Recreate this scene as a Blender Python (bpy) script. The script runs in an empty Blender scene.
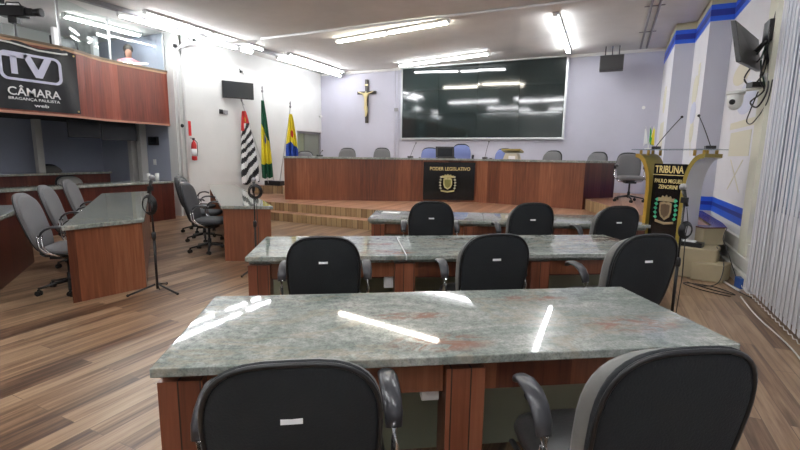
import bpy, bmesh, math, random
from mathutils import Vector, Matrix
random.seed(7)
R = math.radians
PI = math.pi
scn = bpy.context.scene
COL = scn.collection

# ------------------------------------------------------------------ materials
MATS = {}
def lin(c):
    return tuple(((v/12.92) if v <= .04045 else ((v+.055)/1.055)**2.4) for v in c)
def mat(name, col, rough=.5, metal=0., spec=.5, coat=0., emis=None, es=0., bump=0., bscale=60.):
    if name in MATS: return MATS[name]
    m = bpy.data.materials.new(name); m.use_nodes = True
    b = m.node_tree.nodes['Principled BSDF']
    b.inputs['Base Color'].default_value = (*col, 1)
    b.inputs['Roughness'].default_value = rough
    b.inputs['Metallic'].default_value = metal
    b.inputs['Specular IOR Level'].default_value = spec
    b.inputs['Coat Weight'].default_value = coat
    if emis:
        b.inputs['Emission Color'].default_value = (*emis, 1); b.inputs['Emission Strength'].default_value = es
    if bump:
        nt = m.node_tree
        n = nt.nodes.new('ShaderNodeTexNoise'); n.inputs['Scale'].default_value = bscale; n.inputs['Detail'].default_value = 4
        tc = nt.nodes.new('ShaderNodeTexCoord'); nt.links.new(tc.outputs['Object'], n.inputs['Vector'])
        bp = nt.nodes.new('ShaderNodeBump'); bp.inputs['Strength'].default_value = bump; bp.inputs['Distance'].default_value = .01
        nt.links.new(n.outputs['Fac'], bp.inputs['Height']); nt.links.new(bp.outputs['Normal'], b.inputs['Normal'])
    MATS[name] = m
    return m

def N(nt, t, **kw):
    n = nt.nodes.new(t)
    for k, v in kw.items():
        if k in n.inputs: n.inputs[k].default_value = v
        else: setattr(n, k, v)
    return n
def ramp(nt, stops, fac):
    r = nt.nodes.new('ShaderNodeValToRGB')
    el = r.color_ramp.elements
    while len(el) < len(stops): el.new(.5)
    for e, (p, c) in zip(el, stops): e.position = p; e.color = (*c, 1)
    nt.links.new(fac, r.inputs['Fac']); return r.outputs['Color']
def mixc(nt, fac, a, b, mode='MIX'):
    m = nt.nodes.new('ShaderNodeMix'); m.data_type = 'RGBA'; m.blend_type = mode
    for s, v in ((0, fac), (6, a), (7, b)):
        if hasattr(v, 'links') or hasattr(v, 'is_linked'): nt.links.new(v, m.inputs[s])
        elif s == 0: m.inputs[0].default_value = v
        else: m.inputs[s].default_value = (*v, 1)
    return m.outputs[2]
def math_(nt, op, a, b=None):
    m = nt.nodes.new('ShaderNodeMath'); m.operation = op
    for i, v in enumerate((a, b)):
        if v is None: continue
        if hasattr(v, 'is_linked'): nt.links.new(v, m.inputs[i])
        else: m.inputs[i].default_value = v
    return m.outputs[0]

def granite_mat():
    m = mat('granite_grey_green', (.3, .33, .3), .035); nt = m.node_tree; b = nt.nodes['Principled BSDF']
    tc = N(nt, 'ShaderNodeTexCoord')
    mp = N(nt, 'ShaderNodeMapping'); mp.inputs['Rotation'].default_value = (0, 0, .9); mp.inputs['Scale'].default_value = (1, 2.4, 1)
    nt.links.new(tc.outputs['Object'], mp.inputs['Vector'])
    n1 = N(nt, 'ShaderNodeTexNoise', Scale=2.2, Detail=7., Roughness=.62, Distortion=1.3)
    n2 = N(nt, 'ShaderNodeTexNoise', Scale=34., Detail=6., Roughness=.7, Distortion=.3)
    n3 = N(nt, 'ShaderNodeTexNoise', Scale=1.15, Detail=5., Roughness=.6, Distortion=.6)
    n4 = N(nt, 'ShaderNodeTexNoise', Scale=120., Detail=2.)
    for n in (n1, n3): nt.links.new(mp.outputs[0], n.inputs['Vector'])
    for n in (n2, n4): nt.links.new(tc.outputs['Object'], n.inputs['Vector'])
    base = ramp(nt, [(.25, (.17, .195, .18)), (.45, (.245, .27, .25)), (.56, (.31, .33, .305)), (.75, (.42, .425, .385))], n1.outputs['Fac'])
    sp = ramp(nt, [(.36, (.62, .64, .63)), (.5, (1, 1, 1)), (.64, (1.35, 1.33, 1.28))], n2.outputs['Fac'])
    c = mixc(nt, .8, base, sp, 'MULTIPLY')
    sp2 = ramp(nt, [(.36, (.6, .6, .6)), (.5, (1, 1, 1))], n4.outputs['Fac'])
    c = mixc(nt, .6, c, sp2, 'MULTIPLY')
    veins = ramp(nt, [(.47, (0, 0, 0)), (.5, (1, 1, 1)), (.53, (0, 0, 0))], n3.outputs['Fac'])
    c = mixc(nt, math_(nt, 'MULTIPLY', veins, .4), c, (.36, .30, .22))
    red = ramp(nt, [(.60, (0, 0, 0)), (.66, (1, 1, 1))], n3.outputs['Fac'])
    spx = N(nt, 'ShaderNodeSeparateXYZ'); nt.links.new(tc.outputs['Object'], spx.inputs[0])
    tot = None
    for (cx_, cy_, rx, ry) in ((1.90, .24, .26, .10), (1.02, .12, .22, .09), (.95, .42, .18, .05), (1.60, .62, .2, .05), (2.95, .55, .3, .16)):
        qx = math_(nt, 'POWER', math_(nt, 'ABSOLUTE', math_(nt, 'DIVIDE', math_(nt, 'SUBTRACT', spx.outputs[0], cx_), rx)), 2.)
        qy = math_(nt, 'POWER', math_(nt, 'ABSOLUTE', math_(nt, 'DIVIDE', math_(nt, 'SUBTRACT', spx.outputs[1], cy_), ry)), 2.)
        g_ = math_(nt, 'SUBTRACT', 1.2, math_(nt, 'ADD', qx, qy)); g_ = math_(nt, 'MAXIMUM', g_, 0.)
        tot = g_ if tot is None else math_(nt, 'MAXIMUM', tot, g_)
    n5 = N(nt, 'ShaderNodeTexNoise', Scale=7., Detail=6., Roughness=.7, Distortion=1.2); nt.links.new(mp.outputs[0], n5.inputs['Vector'])
    redm = math_(nt, 'MULTIPLY', ramp(nt, [(.0, (0, 0, 0)), (.9, (1, 1, 1))], tot), ramp(nt, [(.44, (0, 0, 0)), (.56, (1, 1, 1))], n5.outputs['Fac']))
    c = mixc(nt, math_(nt, 'MULTIPLY', redm, .75), c, (.24, .10, .06))
    nt.links.new(c, b.inputs['Base Color'])
    return m

def wood_mat(name, stops, board=.22, rough=.32, grain=1., groove=0.):
    m = mat(name, stops[1][1], rough); nt = m.node_tree; b = nt.nodes['Principled BSDF']
    uv = N(nt, 'ShaderNodeUVMap'); sx = N(nt, 'ShaderNodeSeparateXYZ'); nt.links.new(uv.outputs[0], sx.inputs[0])
    k = math_(nt, 'FLOOR', math_(nt, 'DIVIDE', sx.outputs[0], board))
    wn = N(nt, 'ShaderNodeTexWhiteNoise'); wn.noise_dimensions = '1D'; nt.links.new(k, wn.inputs['W'])
    cx = N(nt, 'ShaderNodeCombineXYZ')
    nt.links.new(math_(nt, 'MULTIPLY', sx.outputs[0], 26.), cx.inputs[0])
    nt.links.new(math_(nt, 'MULTIPLY', sx.outputs[1], 1.3), cx.inputs[1])
    nt.links.new(math_(nt, 'MULTIPLY', wn.outputs['Value'], 40.), cx.inputs[2])
    n = N(nt, 'ShaderNodeTexNoise', Scale=1.3, Detail=5., Roughness=.6, Distortion=.5); nt.links.new(cx.outputs[0], n.inputs['Vector'])
    f = math_(nt, 'ADD', math_(nt, 'MULTIPLY', n.outputs['Fac'], .75*grain), math_(nt, 'MULTIPLY', wn.outputs['Value'], .42))
    f = math_(nt, 'SUBTRACT', f, .08)
    c = ramp(nt, stops, f)
    if groove:
        fr = math_(nt, 'FRACT', math_(nt, 'DIVIDE', sx.outputs[0], board))
        g = math_(nt, 'GREATER_THAN', math_(nt, 'ABSOLUTE', math_(nt, 'SUBTRACT', fr, .5)), .5-groove)
        c = mixc(nt, g, c, (.02, .01, .008))
    nt.links.new(c, b.inputs['Base Color'])
    return m

def floor_mat():
    m = mat('laminate_floor', (.3, .22, .15), .3); nt = m.node_tree; b = nt.nodes['Principled BSDF']
    tc = N(nt, 'ShaderNodeTexCoord')
    mp = N(nt, 'ShaderNodeMapping'); mp.inputs['Rotation'].default_value = (0, 0, PI/2)
    nt.links.new(tc.outputs['Object'], mp.inputs['Vector'])
    br = N(nt, 'ShaderNodeTexBrick', Scale=1.); br.offset = .37
    br.inputs['Color1'].default_value = (0, 0, 0, 1); br.inputs['Color2'].default_value = (1, 1, 1, 1); br.inputs['Mortar'].default_value = (.5, .5, .5, 1)
    br.inputs['Mortar Size'].default_value = .0022; br.inputs['Brick Width'].default_value = 1.3; br.inputs['Row Height'].default_value = .13
    nt.links.new(mp.outputs[0], br.inputs['Vector'])
    sx = N(nt, 'ShaderNodeSeparateXYZ'); nt.links.new(tc.outputs['Object'], sx.inputs[0])
    cx = N(nt, 'ShaderNodeCombineXYZ')
    nt.links.new(math_(nt, 'MULTIPLY', sx.outputs[0], 20.), cx.inputs[0]); nt.links.new(math_(nt, 'MULTIPLY', sx.outputs[1], .9), cx.inputs[1])
    nt.links.new(math_(nt, 'MULTIPLY', br.outputs['Color'], 9.), cx.inputs[2])
    n = N(nt, 'ShaderNodeTexNoise', Scale=1.25, Detail=5., Roughness=.62, Distortion=.5); nt.links.new(cx.outputs[0], n.inputs['Vector'])
    f = math_(nt, 'ADD', math_(nt, 'MULTIPLY', n.outputs['Fac'], .85), math_(nt, 'MULTIPLY', br.outputs['Color'], .28))
    c = ramp(nt, [(.38, (.062, .030, .016)), (.50, (.15, .083, .045)), (.62, (.25, .155, .088)), (.8, (.36, .25, .155))], f)
    c = mixc(nt, math_(nt, 'MULTIPLY', br.outputs['Fac'], .7), c, (.08, .05, .035))
    nt.links.new(c, b.inputs['Base Color'])
    return m

def plaster(name, col, var=.06, rough=.75):
    m = mat(name, col, rough); nt = m.node_tree; b = nt.nodes['Principled BSDF']
    tc = N(nt, 'ShaderNodeTexCoord'); n = N(nt, 'ShaderNodeTexNoise', Scale=.9, Detail=5., Roughness=.6)
    nt.links.new(tc.outputs['Object'], n.inputs['Vector'])
    lo = tuple(v*(1-var) for v in col); hi = tuple(min(1, v*(1+var)) for v in col)
    c = ramp(nt, [(.35, lo), (.65, hi)], n.outputs['Fac']); nt.links.new(c, b.inputs['Base Color'])
    return m

def glass_mat(name='clear_glass', tint=(.92, .96, .95), refl=.12):
    m = bpy.data.materials.new(name); m.use_nodes = True; nt = m.node_tree
    nt.nodes.clear()
    o = N(nt, 'ShaderNodeOutputMaterial'); t = N(nt, 'ShaderNodeBsdfTransparent'); t.inputs[0].default_value = (*tint, 1)
    g = N(nt, 'ShaderNodeBsdfGlossy'); g.inputs['Roughness'].default_value = .02
    mx = N(nt, 'ShaderNodeMixShader'); lw = N(nt, 'ShaderNodeLayerWeight'); lw.inputs['Blend'].default_value = .5
    f = math_(nt, 'ADD', math_(nt, 'MULTIPLY', math_(nt, 'POWER', lw.outputs['Facing'], 4.), .5), refl*.4)
    nt.links.new(f, mx.inputs[0]); nt.links.new(t.outputs[0], mx.inputs[1]); nt.links.new(g.outputs[0], mx.inputs[2])
    nt.links.new(mx.outputs[0], o.inputs[0]); MATS[name] = m
    return m

GRAN = granite_mat()
RED = wood_mat('red_brown_veneer', [(.15, (.065, .016, .009)), (.4, (.145, .044, .019)), (.62, (.225, .075, .033)), (.85, (.32, .125, .06))], board=.31)
REDP = wood_mat('red_parapet_boards', [(.15, (.07, .017, .012)), (.4, (.16, .036, .022)), (.62, (.24, .058, .034)), (.85, (.33, .10, .062))], board=.17)
PLK = wood_mat('red_planked_wood', [(.15, (.08, .02, .01)), (.4, (.15, .043, .02)), (.62, (.22, .07, .034)), (.85, (.30, .115, .06))], board=.075, groove=.035)
DRK = wood_mat('dark_red_veneer', [(.15, (.035, .008, .006)), (.4, (.065, .014, .01)), (.62, (.10, .024, .015)), (.85, (.14, .04, .025))], board=.2)
TAN = wood_mat('parquet_riser', [(.15, (.15, .085, .04)), (.4, (.26, .165, .08)), (.62, (.36, .25, .13)), (.85, (.44, .32, .18))], board=.13, rough=.4, groove=.03)
TREAD = wood_mat('parquet_tread', [(.15, (.17, .075, .04)), (.4, (.28, .135, .075)), (.62, (.38, .2, .12)), (.85, (.46, .28, .18))], board=.12, rough=.38)
FLOOR = floor_mat()
WL = plaster('left_wall_paint', (.66, .67, .66), .05)
WB = plaster('back_wall_paint', (.50, .50, .585), .04)
WR = plaster('right_wall_paint', (.74, .745, .78), .03)
WRF = plaster('shaded_right_wall_paint', (.50, .51, .59), .03)  # darker right wall colour: shade of the camera-facing pier faces painted in
CEIL = plaster('ceiling_paint', (.70, .70, .68), .07, .85)
BLUEW = plaster('blue_grey_paint', (.36, .39, .48), .05)
CREAM = plaster('cream_paint', (.66, .65, .54), .04)
BEIGE = plaster('beige_carpet', (.37, .31, .20), .08, .9)
GREEN = plaster('olive_panel', (.26, .27, .19), .08, .6)
BAND = mat('blue_band_paint', (.02, .12, .70), .4)
BAND2 = mat('dark_blue_band_paint', (.01, .03, .33), .4)
YEL = plaster('yellowed_paint', (.55, .52, .36), .05)
BLK = mat('black_plastic', (.012, .012, .013), .35)
BFAB = mat('black_fabric', (.012, .0145, .017), .85, bump=.25, bscale=160)
RUB = mat('black_rubber', (.01, .01, .01), .6)
GLEA = mat('grey_leather', (.165, .162, .155), .42, bump=.12, bscale=90)
DGRY = mat('dark_grey_fabric', (.055, .056, .062), .8, bump=.2, bscale=150)
LGRY = mat('light_grey_fabric', (.15, .15, .155), .85, bump=.25, bscale=150)
BLUF = mat('blue_fabric', (.16, .20, .42), .85, bump=.2, bscale=150)
CHR = mat('chrome', (.85, .85, .86), .15, 1.)
ALU = mat('aluminium', (.55, .56, .58), .35, .8)
WMET = mat('white_metal', (.72, .72, .72), .4)
GMET = mat('grey_metal', (.26, .26, .27), .45, .4)
WPLA = mat('white_plastic', (.75, .75, .73), .4)
PAPER = mat('white_paper', (.8, .8, .8), .7)
SCR = mat('dark_screen', (.012, .02, .02), .07, spec=.8)
TVS = mat('tv_screen', (.012, .014, .018), .22)
TUBE = mat('fluorescent_tube', (1, 1, 1), .5, emis=(.97, .98, 1.), es=42.)
TUBEB = mat('bright_fluorescent_tube', (1, 1, 1), .5, emis=(.97, .98, 1.), es=58.)
TUBEW = mat('warm_fluorescent_tube', (1, 1, 1), .5, emis=(1., .94, .80), es=46.)
GOLD = mat('olive_gold_laminate', (.27, .20, .035), .3, coat=.3)
GOLDE = mat('gold_edge', (.38, .23, .03), .35)
GOLDT = mat('gold_lettering', (.75, .60, .25), .4)
BLKP = mat('gloss_black_panel', (.008, .008, .009), .16)
LAMW = mat('grey_laminate', (.52, .52, .55), .35)
REDM = mat('red_enamel', (.55, .02, .02), .35)
VIN = mat('black_vinyl', (.010, .012, .016), .35)
SILV = mat('silver_print', (.62, .63, .78), .4)
GLASS = glass_mat()
FRST = glass_mat('lectern_glass', (.75, .80, .80), .2)
SKIN = mat('skin', (.45, .24, .17), .5)
HAIR = mat('dark_hair', (.02, .014, .01), .6)
PINK = mat('pink_cloth', (.62, .22, .26), .8)
BLIND = mat('blind_fabric', (.62, .62, .66), .7)
FG = mat('flag_green', (.01, .10, .05), .8); FY = mat('flag_yellow', (.75, .62, .03), .8); FBL = mat('flag_blue', (.02, .07, .40), .8)
FK = mat('flag_black', (.015, .015, .018), .8); FW = mat('flag_white', (.8, .8, .8), .8); FR = mat('flag_red', (.5, .03, .03), .8)
IVORY = mat('painted_ivory', (.65, .55, .28), .5)
TANS = mat('shield_tan', (.30, .22, .12), .5); LEAF = mat('leaf_green', (.05, .42, .22), .5)
BLUEP = mat('blue_plastic', (.02, .08, .3), .4)

# ------------------------------------------------------------------ mesh tools
def uvmap(me):
    uvl = me.uv_layers.new(name='UVMap') if not me.uv_layers else me.uv_layers[0]
    for p in me.polygons:
        n = p.normal
        if abs(n.z) > .8: U = Vector((1, 0, 0)); V = Vector((0, 1, 0))
        else:
            U = Vector((-n.y, n.x, 0)).normalized(); V = Vector((0, 0, 1))
        for li in p.loop_indices:
            c = me.vertices[me.loops[li].vertex_index].co
            uvl.data[li].uv = (c.dot(U), c.dot(V))
class MB:
    def __init__(s): s.bm = bmesh.new(); s.mi = 0
    def quadfaces(s, vs, fs, smooth=False):
        bv = [s.bm.verts.new(v) for v in vs]
        for f in fs:
            try:
                fc = s.bm.faces.new([bv[i] for i in f]); fc.smooth = smooth; fc.material_index = s.mi
            except ValueError: pass
        return bv
    def box(s, c, d, rz=0, M=None):
        x, y, z = d[0]/2, d[1]/2, d[2]/2
        vs = [Vector((a*x, b*y, e*z)) for a in (-1, 1) for b in (-1, 1) for e in (-1, 1)]
        T = Matrix.Translation(c) @ (M if M else Matrix.Rotation(rz, 4, 'Z'))
        vs = [T @ v for v in vs]
        s.quadfaces(vs, [(0, 1, 3, 2), (4, 6, 7, 5), (0, 4, 5, 1), (2, 3, 7, 6), (0, 2, 6, 4), (1, 5, 7, 3)]); return s
    def b2(s, x0, x1, y0, y1, z0, z1):
        return s.box(((x0+x1)/2, (y0+y1)/2, (z0+z1)/2), (abs(x1-x0), abs(y1-y0), abs(z1-z0)))
    def prism(s, pts, z0, z1):
        n = len(pts)
        a = sum(pts[i][0]*pts[(i+1) % n][1]-pts[(i+1) % n][0]*pts[i][1] for i in range(n))
        if a < 0: pts = pts[::-1]
        vs = [(p[0], p[1], z0) for p in pts]+[(p[0], p[1], z1) for p in pts]
        s.quadfaces(vs, [tuple(range(n-1, -1, -1)), tuple(range(n, 2*n))]+[(i, (i+1) % n, n+(i+1) % n, n+i) for i in range(n)]); return s
    def extr(s, pts, O, U, V, W):
        """polygon pts in the (U,V) plane at O, thickness vector W"""
        O, U, V, W = map(Vector, (O, U, V, W)); n = len(pts)
        a = [O+U*p[0]+V*p[1] for p in pts]; b = [q+W for q in a]
        s.quadfaces(a+b, [tuple(range(n-1, -1, -1)), tuple(range(n, 2*n))]+[(i, (i+1) % n, n+(i+1) % n, n+i) for i in range(n)]); return s
    def ribbon(s, pts, z0, z1, th):
        """upright band that follows plan points, thickness th to the left"""
        P = [Vector((p[0], p[1])) for p in pts]; L = []
        for i in range(len(P)):
            d = (P[min(i+1, len(P)-1)]-P[max(i-1, 0)]).normalized(); L.append(P[i]+Vector((-d.y, d.x))*th)
        n = len(P); vs = []
        for q in (P, L):
            for z in (z0, z1): vs += [(p.x, p.y, z) for p in q]
        f = []
        for i in range(n-1):
            a, b = i, i+1
            f += [(a, b, n+b, n+a), (2*n+a, 3*n+a, 3*n+b, 2*n+b), (n+a, n+b, 3*n+b, 3*n+a), (a, 2*n+a, 2*n+b, b)]
        f += [(0, n, 3*n, 2*n), (n-1, 3*n-1, 4*n-1, 2*n-1)]
        s.quadfaces(vs, f); return s
    def sweep(s, pts, w, h=None, seg=10, caps=True, up=(0, 0, 1)):
        h = h or w; P = [Vector(p) for p in pts]; rings = []; n = len(P); upv = Vector(up)
        for i in range(n):
            d = (P[min(i+1, n-1)]-P[max(i-1, 0)]).normalized()
            a = d.cross(upv)
            if a.length < .05: a = d.cross(Vector((0, 1, 0)))
            a.normalize(); b = a.cross(d).normalized()
            ww = w[i] if isinstance(w, (list, tuple)) else w; hh = h[i] if isinstance(h, (list, tuple)) else h
            rings.append([P[i]+a*math.cos(2*PI*k/seg)*ww+b*math.sin(2*PI*k/seg)*hh for k in range(seg)])
        vs = [v for r in rings for v in r]
        f = [(i*seg+k, i*seg+(k+1) % seg, (i+1)*seg+(k+1) % seg, (i+1)*seg+k) for i in range(n-1) for k in range(seg)]
        bv = s.quadfaces(vs, f, True)
        if caps:
            for r in (bv[:seg][::-1], bv[-seg:]):
                fc = s.bm.faces.new(r); fc.material_index = s.mi
        return s
    def loop(s, pts, r, seg=6):
        P = [Vector(p) for p in pts]; n = len(P); vs = []
        for i in range(n):
            d = (P[(i+1) % n]-P[i-1]).normalized(); a = d.cross(Vector((0, .3, 1))).normalized(); b = a.cross(d)
            vs += [P[i]+a*math.cos(2*PI*k/seg)*r+b*math.sin(2*PI*k/seg)*r for k in range(seg)]
        s.quadfaces(vs, [(i*seg+k, i*seg+(k+1) % seg, ((i+1) % n)*seg+(k+1) % seg, ((i+1) % n)*seg+k) for i in range(n) for k in range(seg)], True); return s
    def lathe(s, prof, c=(0, 0, 0), seg=20, M=None):
        vs = []
        T = Matrix.Translation(c) @ (M or Matrix())
        for r, z in prof: vs += [T @ Vector((r*math.cos(2*PI*k/seg), r*math.sin(2*PI*k/seg), z)) for k in range(seg)]
        n = len(prof)
        bv = s.quadfaces(vs, [(i*seg+k, i*seg+(k+1) % seg, (i+1)*seg+(k+1) % seg, (i+1)*seg+k) for i in range(n-1) for k in range(seg)], True)
        for r in (bv[:seg][::-1], bv[-seg:]):
            fc = s.bm.faces.new(r); fc.material_index = s.mi
        return s
    def ball(s, c, r, sc=(1, 1, 1), seg=14):
        prof = [(max(.001, math.sin(PI*i/8))*r, -math.cos(PI*i/8)*r) for i in range(9)]
        return s.lathe(prof, c, seg, Matrix.Diagonal((*sc, 1)))
    def pad(s, W, H, T, tf, n=4., narrow=0., seg=40, p=3.):
        """cushion: superellipse outline, rounded edge. tf(x,y,d) -> point"""
        prof = []
        for i in range(11):
            t = -PI/2+PI*i/10
            prof.append((abs(math.cos(t))**(2/p) if abs(math.cos(t)) > 1e-6 else 0, (1 if math.sin(t) > 0 else -1)*abs(math.sin(t))**(2/p)))
        rings = []
        for rho, d in prof:
            if rho < 1e-3: rho = .02
            ring = []
            for k in range(seg):
                a = 2*PI*k/seg; c, sn = math.cos(a), math.sin(a)
                x = math.copysign(abs(c)**(2/n), c)*W/2; y = math.copysign(abs(sn)**(2/n), sn)*H/2
                x *= 1-narrow*(.5-y/H)
                ring.append(Vector(tf(x*rho, y*rho, d*T/2)))
            rings.append(ring)
        # extra inner rings for curvature
        vs = [v for r in rings for v in r]; m = len(rings)
        bv = s.quadfaces(vs, [(i*seg+k, i*seg+(k+1) % seg, (i+1)*seg+(k+1) % seg, (i+1)*seg+k) for i in range(m-1) for k in range(seg)], True)
        for r in (bv[:seg][::-1], bv[-seg:]):
            fc = s.bm.faces.new(r); fc.smooth = True; fc.material_index = s.mi
        return s
    def build(s, name, m, parent=None, bevel=0., loc=None, rz=0):
        bmesh.ops.recalc_face_normals(s.bm, faces=s.bm.faces)
        me = bpy.data.meshes.new(name); s.bm.to_mesh(me); s.bm.free()
        for q in (m if isinstance(m, (list, tuple)) else [m]): me.materials.append(q)
        uvmap(me)
        o = bpy.data.objects.new(name, me); COL.objects.link(o)
        if parent: o.parent = parent
        if loc: o.location = loc; o.rotation_euler.z = rz
        if bevel:
            b = o.modifiers.new('bevel', 'BEVEL'); b.width = bevel; b.segments = 2; b.limit_method = 'ANGLE'; b.angle_limit = R(40)
        return o

def tag(o, label=None, cat=None, group=None, kind=None):
    if label: o['label'] = label
    if cat: o['category'] = cat
    if group: o['group'] = group
    if kind: o['kind'] = kind
    return o
def thing(name, label, cat, loc=(0, 0, 0), rz=0, group=None):
    o = bpy.data.objects.new(name, None); COL.objects.link(o); o.empty_display_size = .1
    o.location = loc; o.rotation_euler = (0, 0, rz); return tag(o, label, cat, group)
def struct(o): o['kind'] = 'structure'; return o
def dup(o, loc, rz, label, group=None, scale=None):
    def rec(q, par):
        c = q.copy(); COL.objects.link(c); c.parent = par
        for ch in [x for x in COL.objects if x.parent == q]: rec(ch, c)
        return c
    r = rec(o, None); r.location = loc; r.rotation_euler = (0, 0, rz)
    r['label'] = label
    if group: r['group'] = group
    if scale: r.scale = scale
    return r
def lettering(body, width, O, U, V, mat_, parent, height=None, depth=.004, name='lettering', bold=0.):
    """a text mesh: bottom-left at O, along U, up V, sized to width (and height)"""
    cu = bpy.data.curves.new('txt', 'FONT'); cu.body = body; cu.size = 1; cu.extrude = .01; cu.offset = bold; cu.resolution_u = 3
    to = bpy.data.objects.new('txt', cu); COL.objects.link(to)
    dg = bpy.context.evaluated_depsgraph_get(); me = bpy.data.meshes.new_from_object(to.evaluated_get(dg))
    bpy.data.objects.remove(to); bpy.data.curves.remove(cu)
    xs = [v.co.x for v in me.vertices]; ys = [v.co.y for v in me.vertices]
    x0, x1, y0, y1 = min(xs), max(xs), min(ys), max(ys)
    sx = width/(x1-x0); sy = height/(y1-y0) if height else sx
    O, U, V = Vector(O), Vector(U).normalized(), Vector(V).normalized(); Wn = U.cross(V)
    for v in me.vertices:
        c = v.co.copy(); v.co = O+U*((c.x-x0)*sx)+V*((c.y-y0)*sy)+Wn*(depth*(c.z+.01)/.02)
    me.name = name; me.materials.clear(); me.materials.append(mat_)
    o = bpy.data.objects.new(name, me); COL.objects.link(o); o.parent = parent
    return o

# ------------------------------------------------------------------ camera
cam = bpy.data.cameras.new('camera'); cam.sensor_width = 36; cam.lens = 445.43/800*36; cam.sensor_fit = 'HORIZONTAL'; cam.clip_start = .02
co = bpy.data.objects.new('camera', cam); COL.objects.link(co)
yaw, pit, rol = R(25.1436), R(8.9337), R(-.7984)
right = Vector((math.cos(yaw), math.sin(yaw), 0)); f0 = Vector((-math.sin(yaw), math.cos(yaw), 0)); up = Vector((0, 0, 1))
fw = f0*math.cos(pit)-up*math.sin(pit); dn = -(f0*math.sin(pit)+up*math.cos(pit))
r2 = right*math.cos(rol)+dn*math.sin(rol); d2 = dn*math.cos(rol)-right*math.sin(rol)
Mx = Matrix((( r2.x, -d2.x, -fw.x, 0), (r2.y, -d2.y, -fw.y, 0), (r2.z, -d2.z, -fw.z, 1.5), (0, 0, 0, 1)))
co.matrix_world = Mx
scn.camera = co

# ------------------------------------------------------------------ room shell
ZC = 4.15; XL = -9.1; YB = 12.95
def quadbox(name, m, x0, x1, y0, y1, z0, z1): return struct(MB().b2(x0, x1, y0, y1, z0, z1).build(name, m))
quadbox('floor', FLOOR, -13, 2.6, -4, 13.2, -.1, 0)
quadbox('ceiling', CEIL, -13, 2.6, -4, 13.2, ZC, ZC+.12)
quadbox('wall_back', WB, -9.3, 2.6, YB, YB+.2, 0, ZC)
quadbox('wall_rear', WL, -13, 2.6, -4.2, -4, 0, ZC)
# left wall with door opening near the far corner (door head 2.2)
w = MB(); w.b2(XL-.2, XL, 7.45, 11.62, 0, ZC); w.b2(XL-.2, XL, 11.62, YB, 2.22, ZC)
struct(w.build('wall_left', WL))
w = MB(); w.b2(XL-1.5, XL-.2, 11.5, 11.6, 0, 2.4); w.b2(XL-1.6, XL-1.5, 11.5, 13.1, 0, 2.4); w.b2(XL-1.5, XL-.2, 13., 13.1, 0, 2.4); w.b2(XL-1.5, XL-.2, 11.6, 13, 2.3, 2.4)
struct(w.build('wall_passage', GREEN))
d = MB(); d.b2(XL-.16, XL-.04, 11.62, 11.69, .62, 2.22); d.b2(XL-.16, XL-.04, 12.88, YB, .62, 2.22); d.b2(XL-.16, XL-.04, 11.62, YB, 2.15, 2.22)
dd = struct(d.build('door_1', GMET))
d = MB(); d.b2(XL-.12, XL-.08, 12.1, 12.88, .62, 2.15); d.build('door_leaf', mat('grey_green_paint', (.17, .18, .15), .5), dd)
# far-left closing walls (area under / above the balcony)
w = MB(); w.b2(-12.2, -12, -4, 7.45, 0, 3.3); w.b2(-12.2, -12, 5.3, 7.45, 3.3, ZC); w.b2(-12.2, -12, -4, 5.3, 4.02, ZC)
struct(w.build('wall_far_left', BLUEW))
w = MB(); w.b2(-12, XL-.2, 7.3, 7.45, 0, ZC); struct(w.build('wall_side', BLUEW))
struct(MB().b2(XL-.28, XL+.0, 7.25, 7.5, 0, ZC).build('trim_1', WL))
# right wall: it steps outwards towards the camera
FX = ((.95, 10.8, YB+.01), (1.29, 9.28, 10.8), (1.62, 6.15, 9.28))
w = MB()
for x, y0, y1 in FX: w.b2(x, 2.6, y0, y1, 0, ZC)
w.b2(1.62, 2.6, -4, 6.15, 0, .95); w.b2(1.62, 2.6, -4, 6.15, 3.95, ZC); w.b2(1.62, 2.6, -4, -3.5, .95, 3.95)
struct(w.build('wall_right', WR))
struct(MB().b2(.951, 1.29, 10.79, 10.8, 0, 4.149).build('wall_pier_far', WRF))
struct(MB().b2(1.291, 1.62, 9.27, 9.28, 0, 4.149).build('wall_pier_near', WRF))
# painted bands on the right wall
def band(x, y0, y1, z0, z1, m, t=.004): return (x-t, x, y0, y1, z0, z1)
w = MB(); w2 = MB(); w3 = MB()
for x, y0, y1 in FX[:2]+((1.62, 6.9, 9.28),):
    w.b2(x-.004, x, y0, y1, 3.76, 4.02); w2.b2(x-.006, x, y0, y1, 3.84, 3.94); w3.b2(x-.004, x, y0, y1, 4.02, ZC)
for x0, x1, y in ((.946, 1.29, 10.79), (1.286, 1.62, 9.27)):
    w.b2(x0, x1, y-.004, y, 3.76, 4.02); w2.b2(x0, x1, y-.006, y, 3.84, 3.94); w3.b2(x0, x1, y-.004, y, 4.02, ZC)
for x, y0, y1 in FX[:2]+((1.62, 6.2, 9.28),): w.b2(x-.004, x, y0, y1, .62, .86); w2.b2(x-.006, x, y0, y1, .72, .78)
for x0, x1, y in ((.946, 1.29, 10.79), (1.286, 1.62, 9.27)): w.b2(x0, x1, y-.004, y, .62, .86); w2.b2(x0, x1, y-.006, y, .72, .78)
struct(w.build('trim_2', BAND)); struct(w2.build('trim_3', BAND2)); struct(w3.build('trim_4', YEL))
struct(MB().b2(-9.05, .95, YB-.04, YB, 4.08, ZC).build('trim_5', mat('white_trim', (.7, .7, .68), .5)))
struct(MB().b2(1.55, 1.62, 6.62, 6.95, 0, ZC).build('trim_6', CREAM))
struct(MB().b2(1.50, 1.62, 6.1, 6.22, 0, ZC).build('trim_7', mat('white_frame', (.75, .75, .77), .4)))
w = MB()
for x_, z in ((1.50, 0), (1.535, .17), (1.57, .34)): w.b2(x_, 1.62, 6.24, 9.26, z, z+.15)
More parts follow.
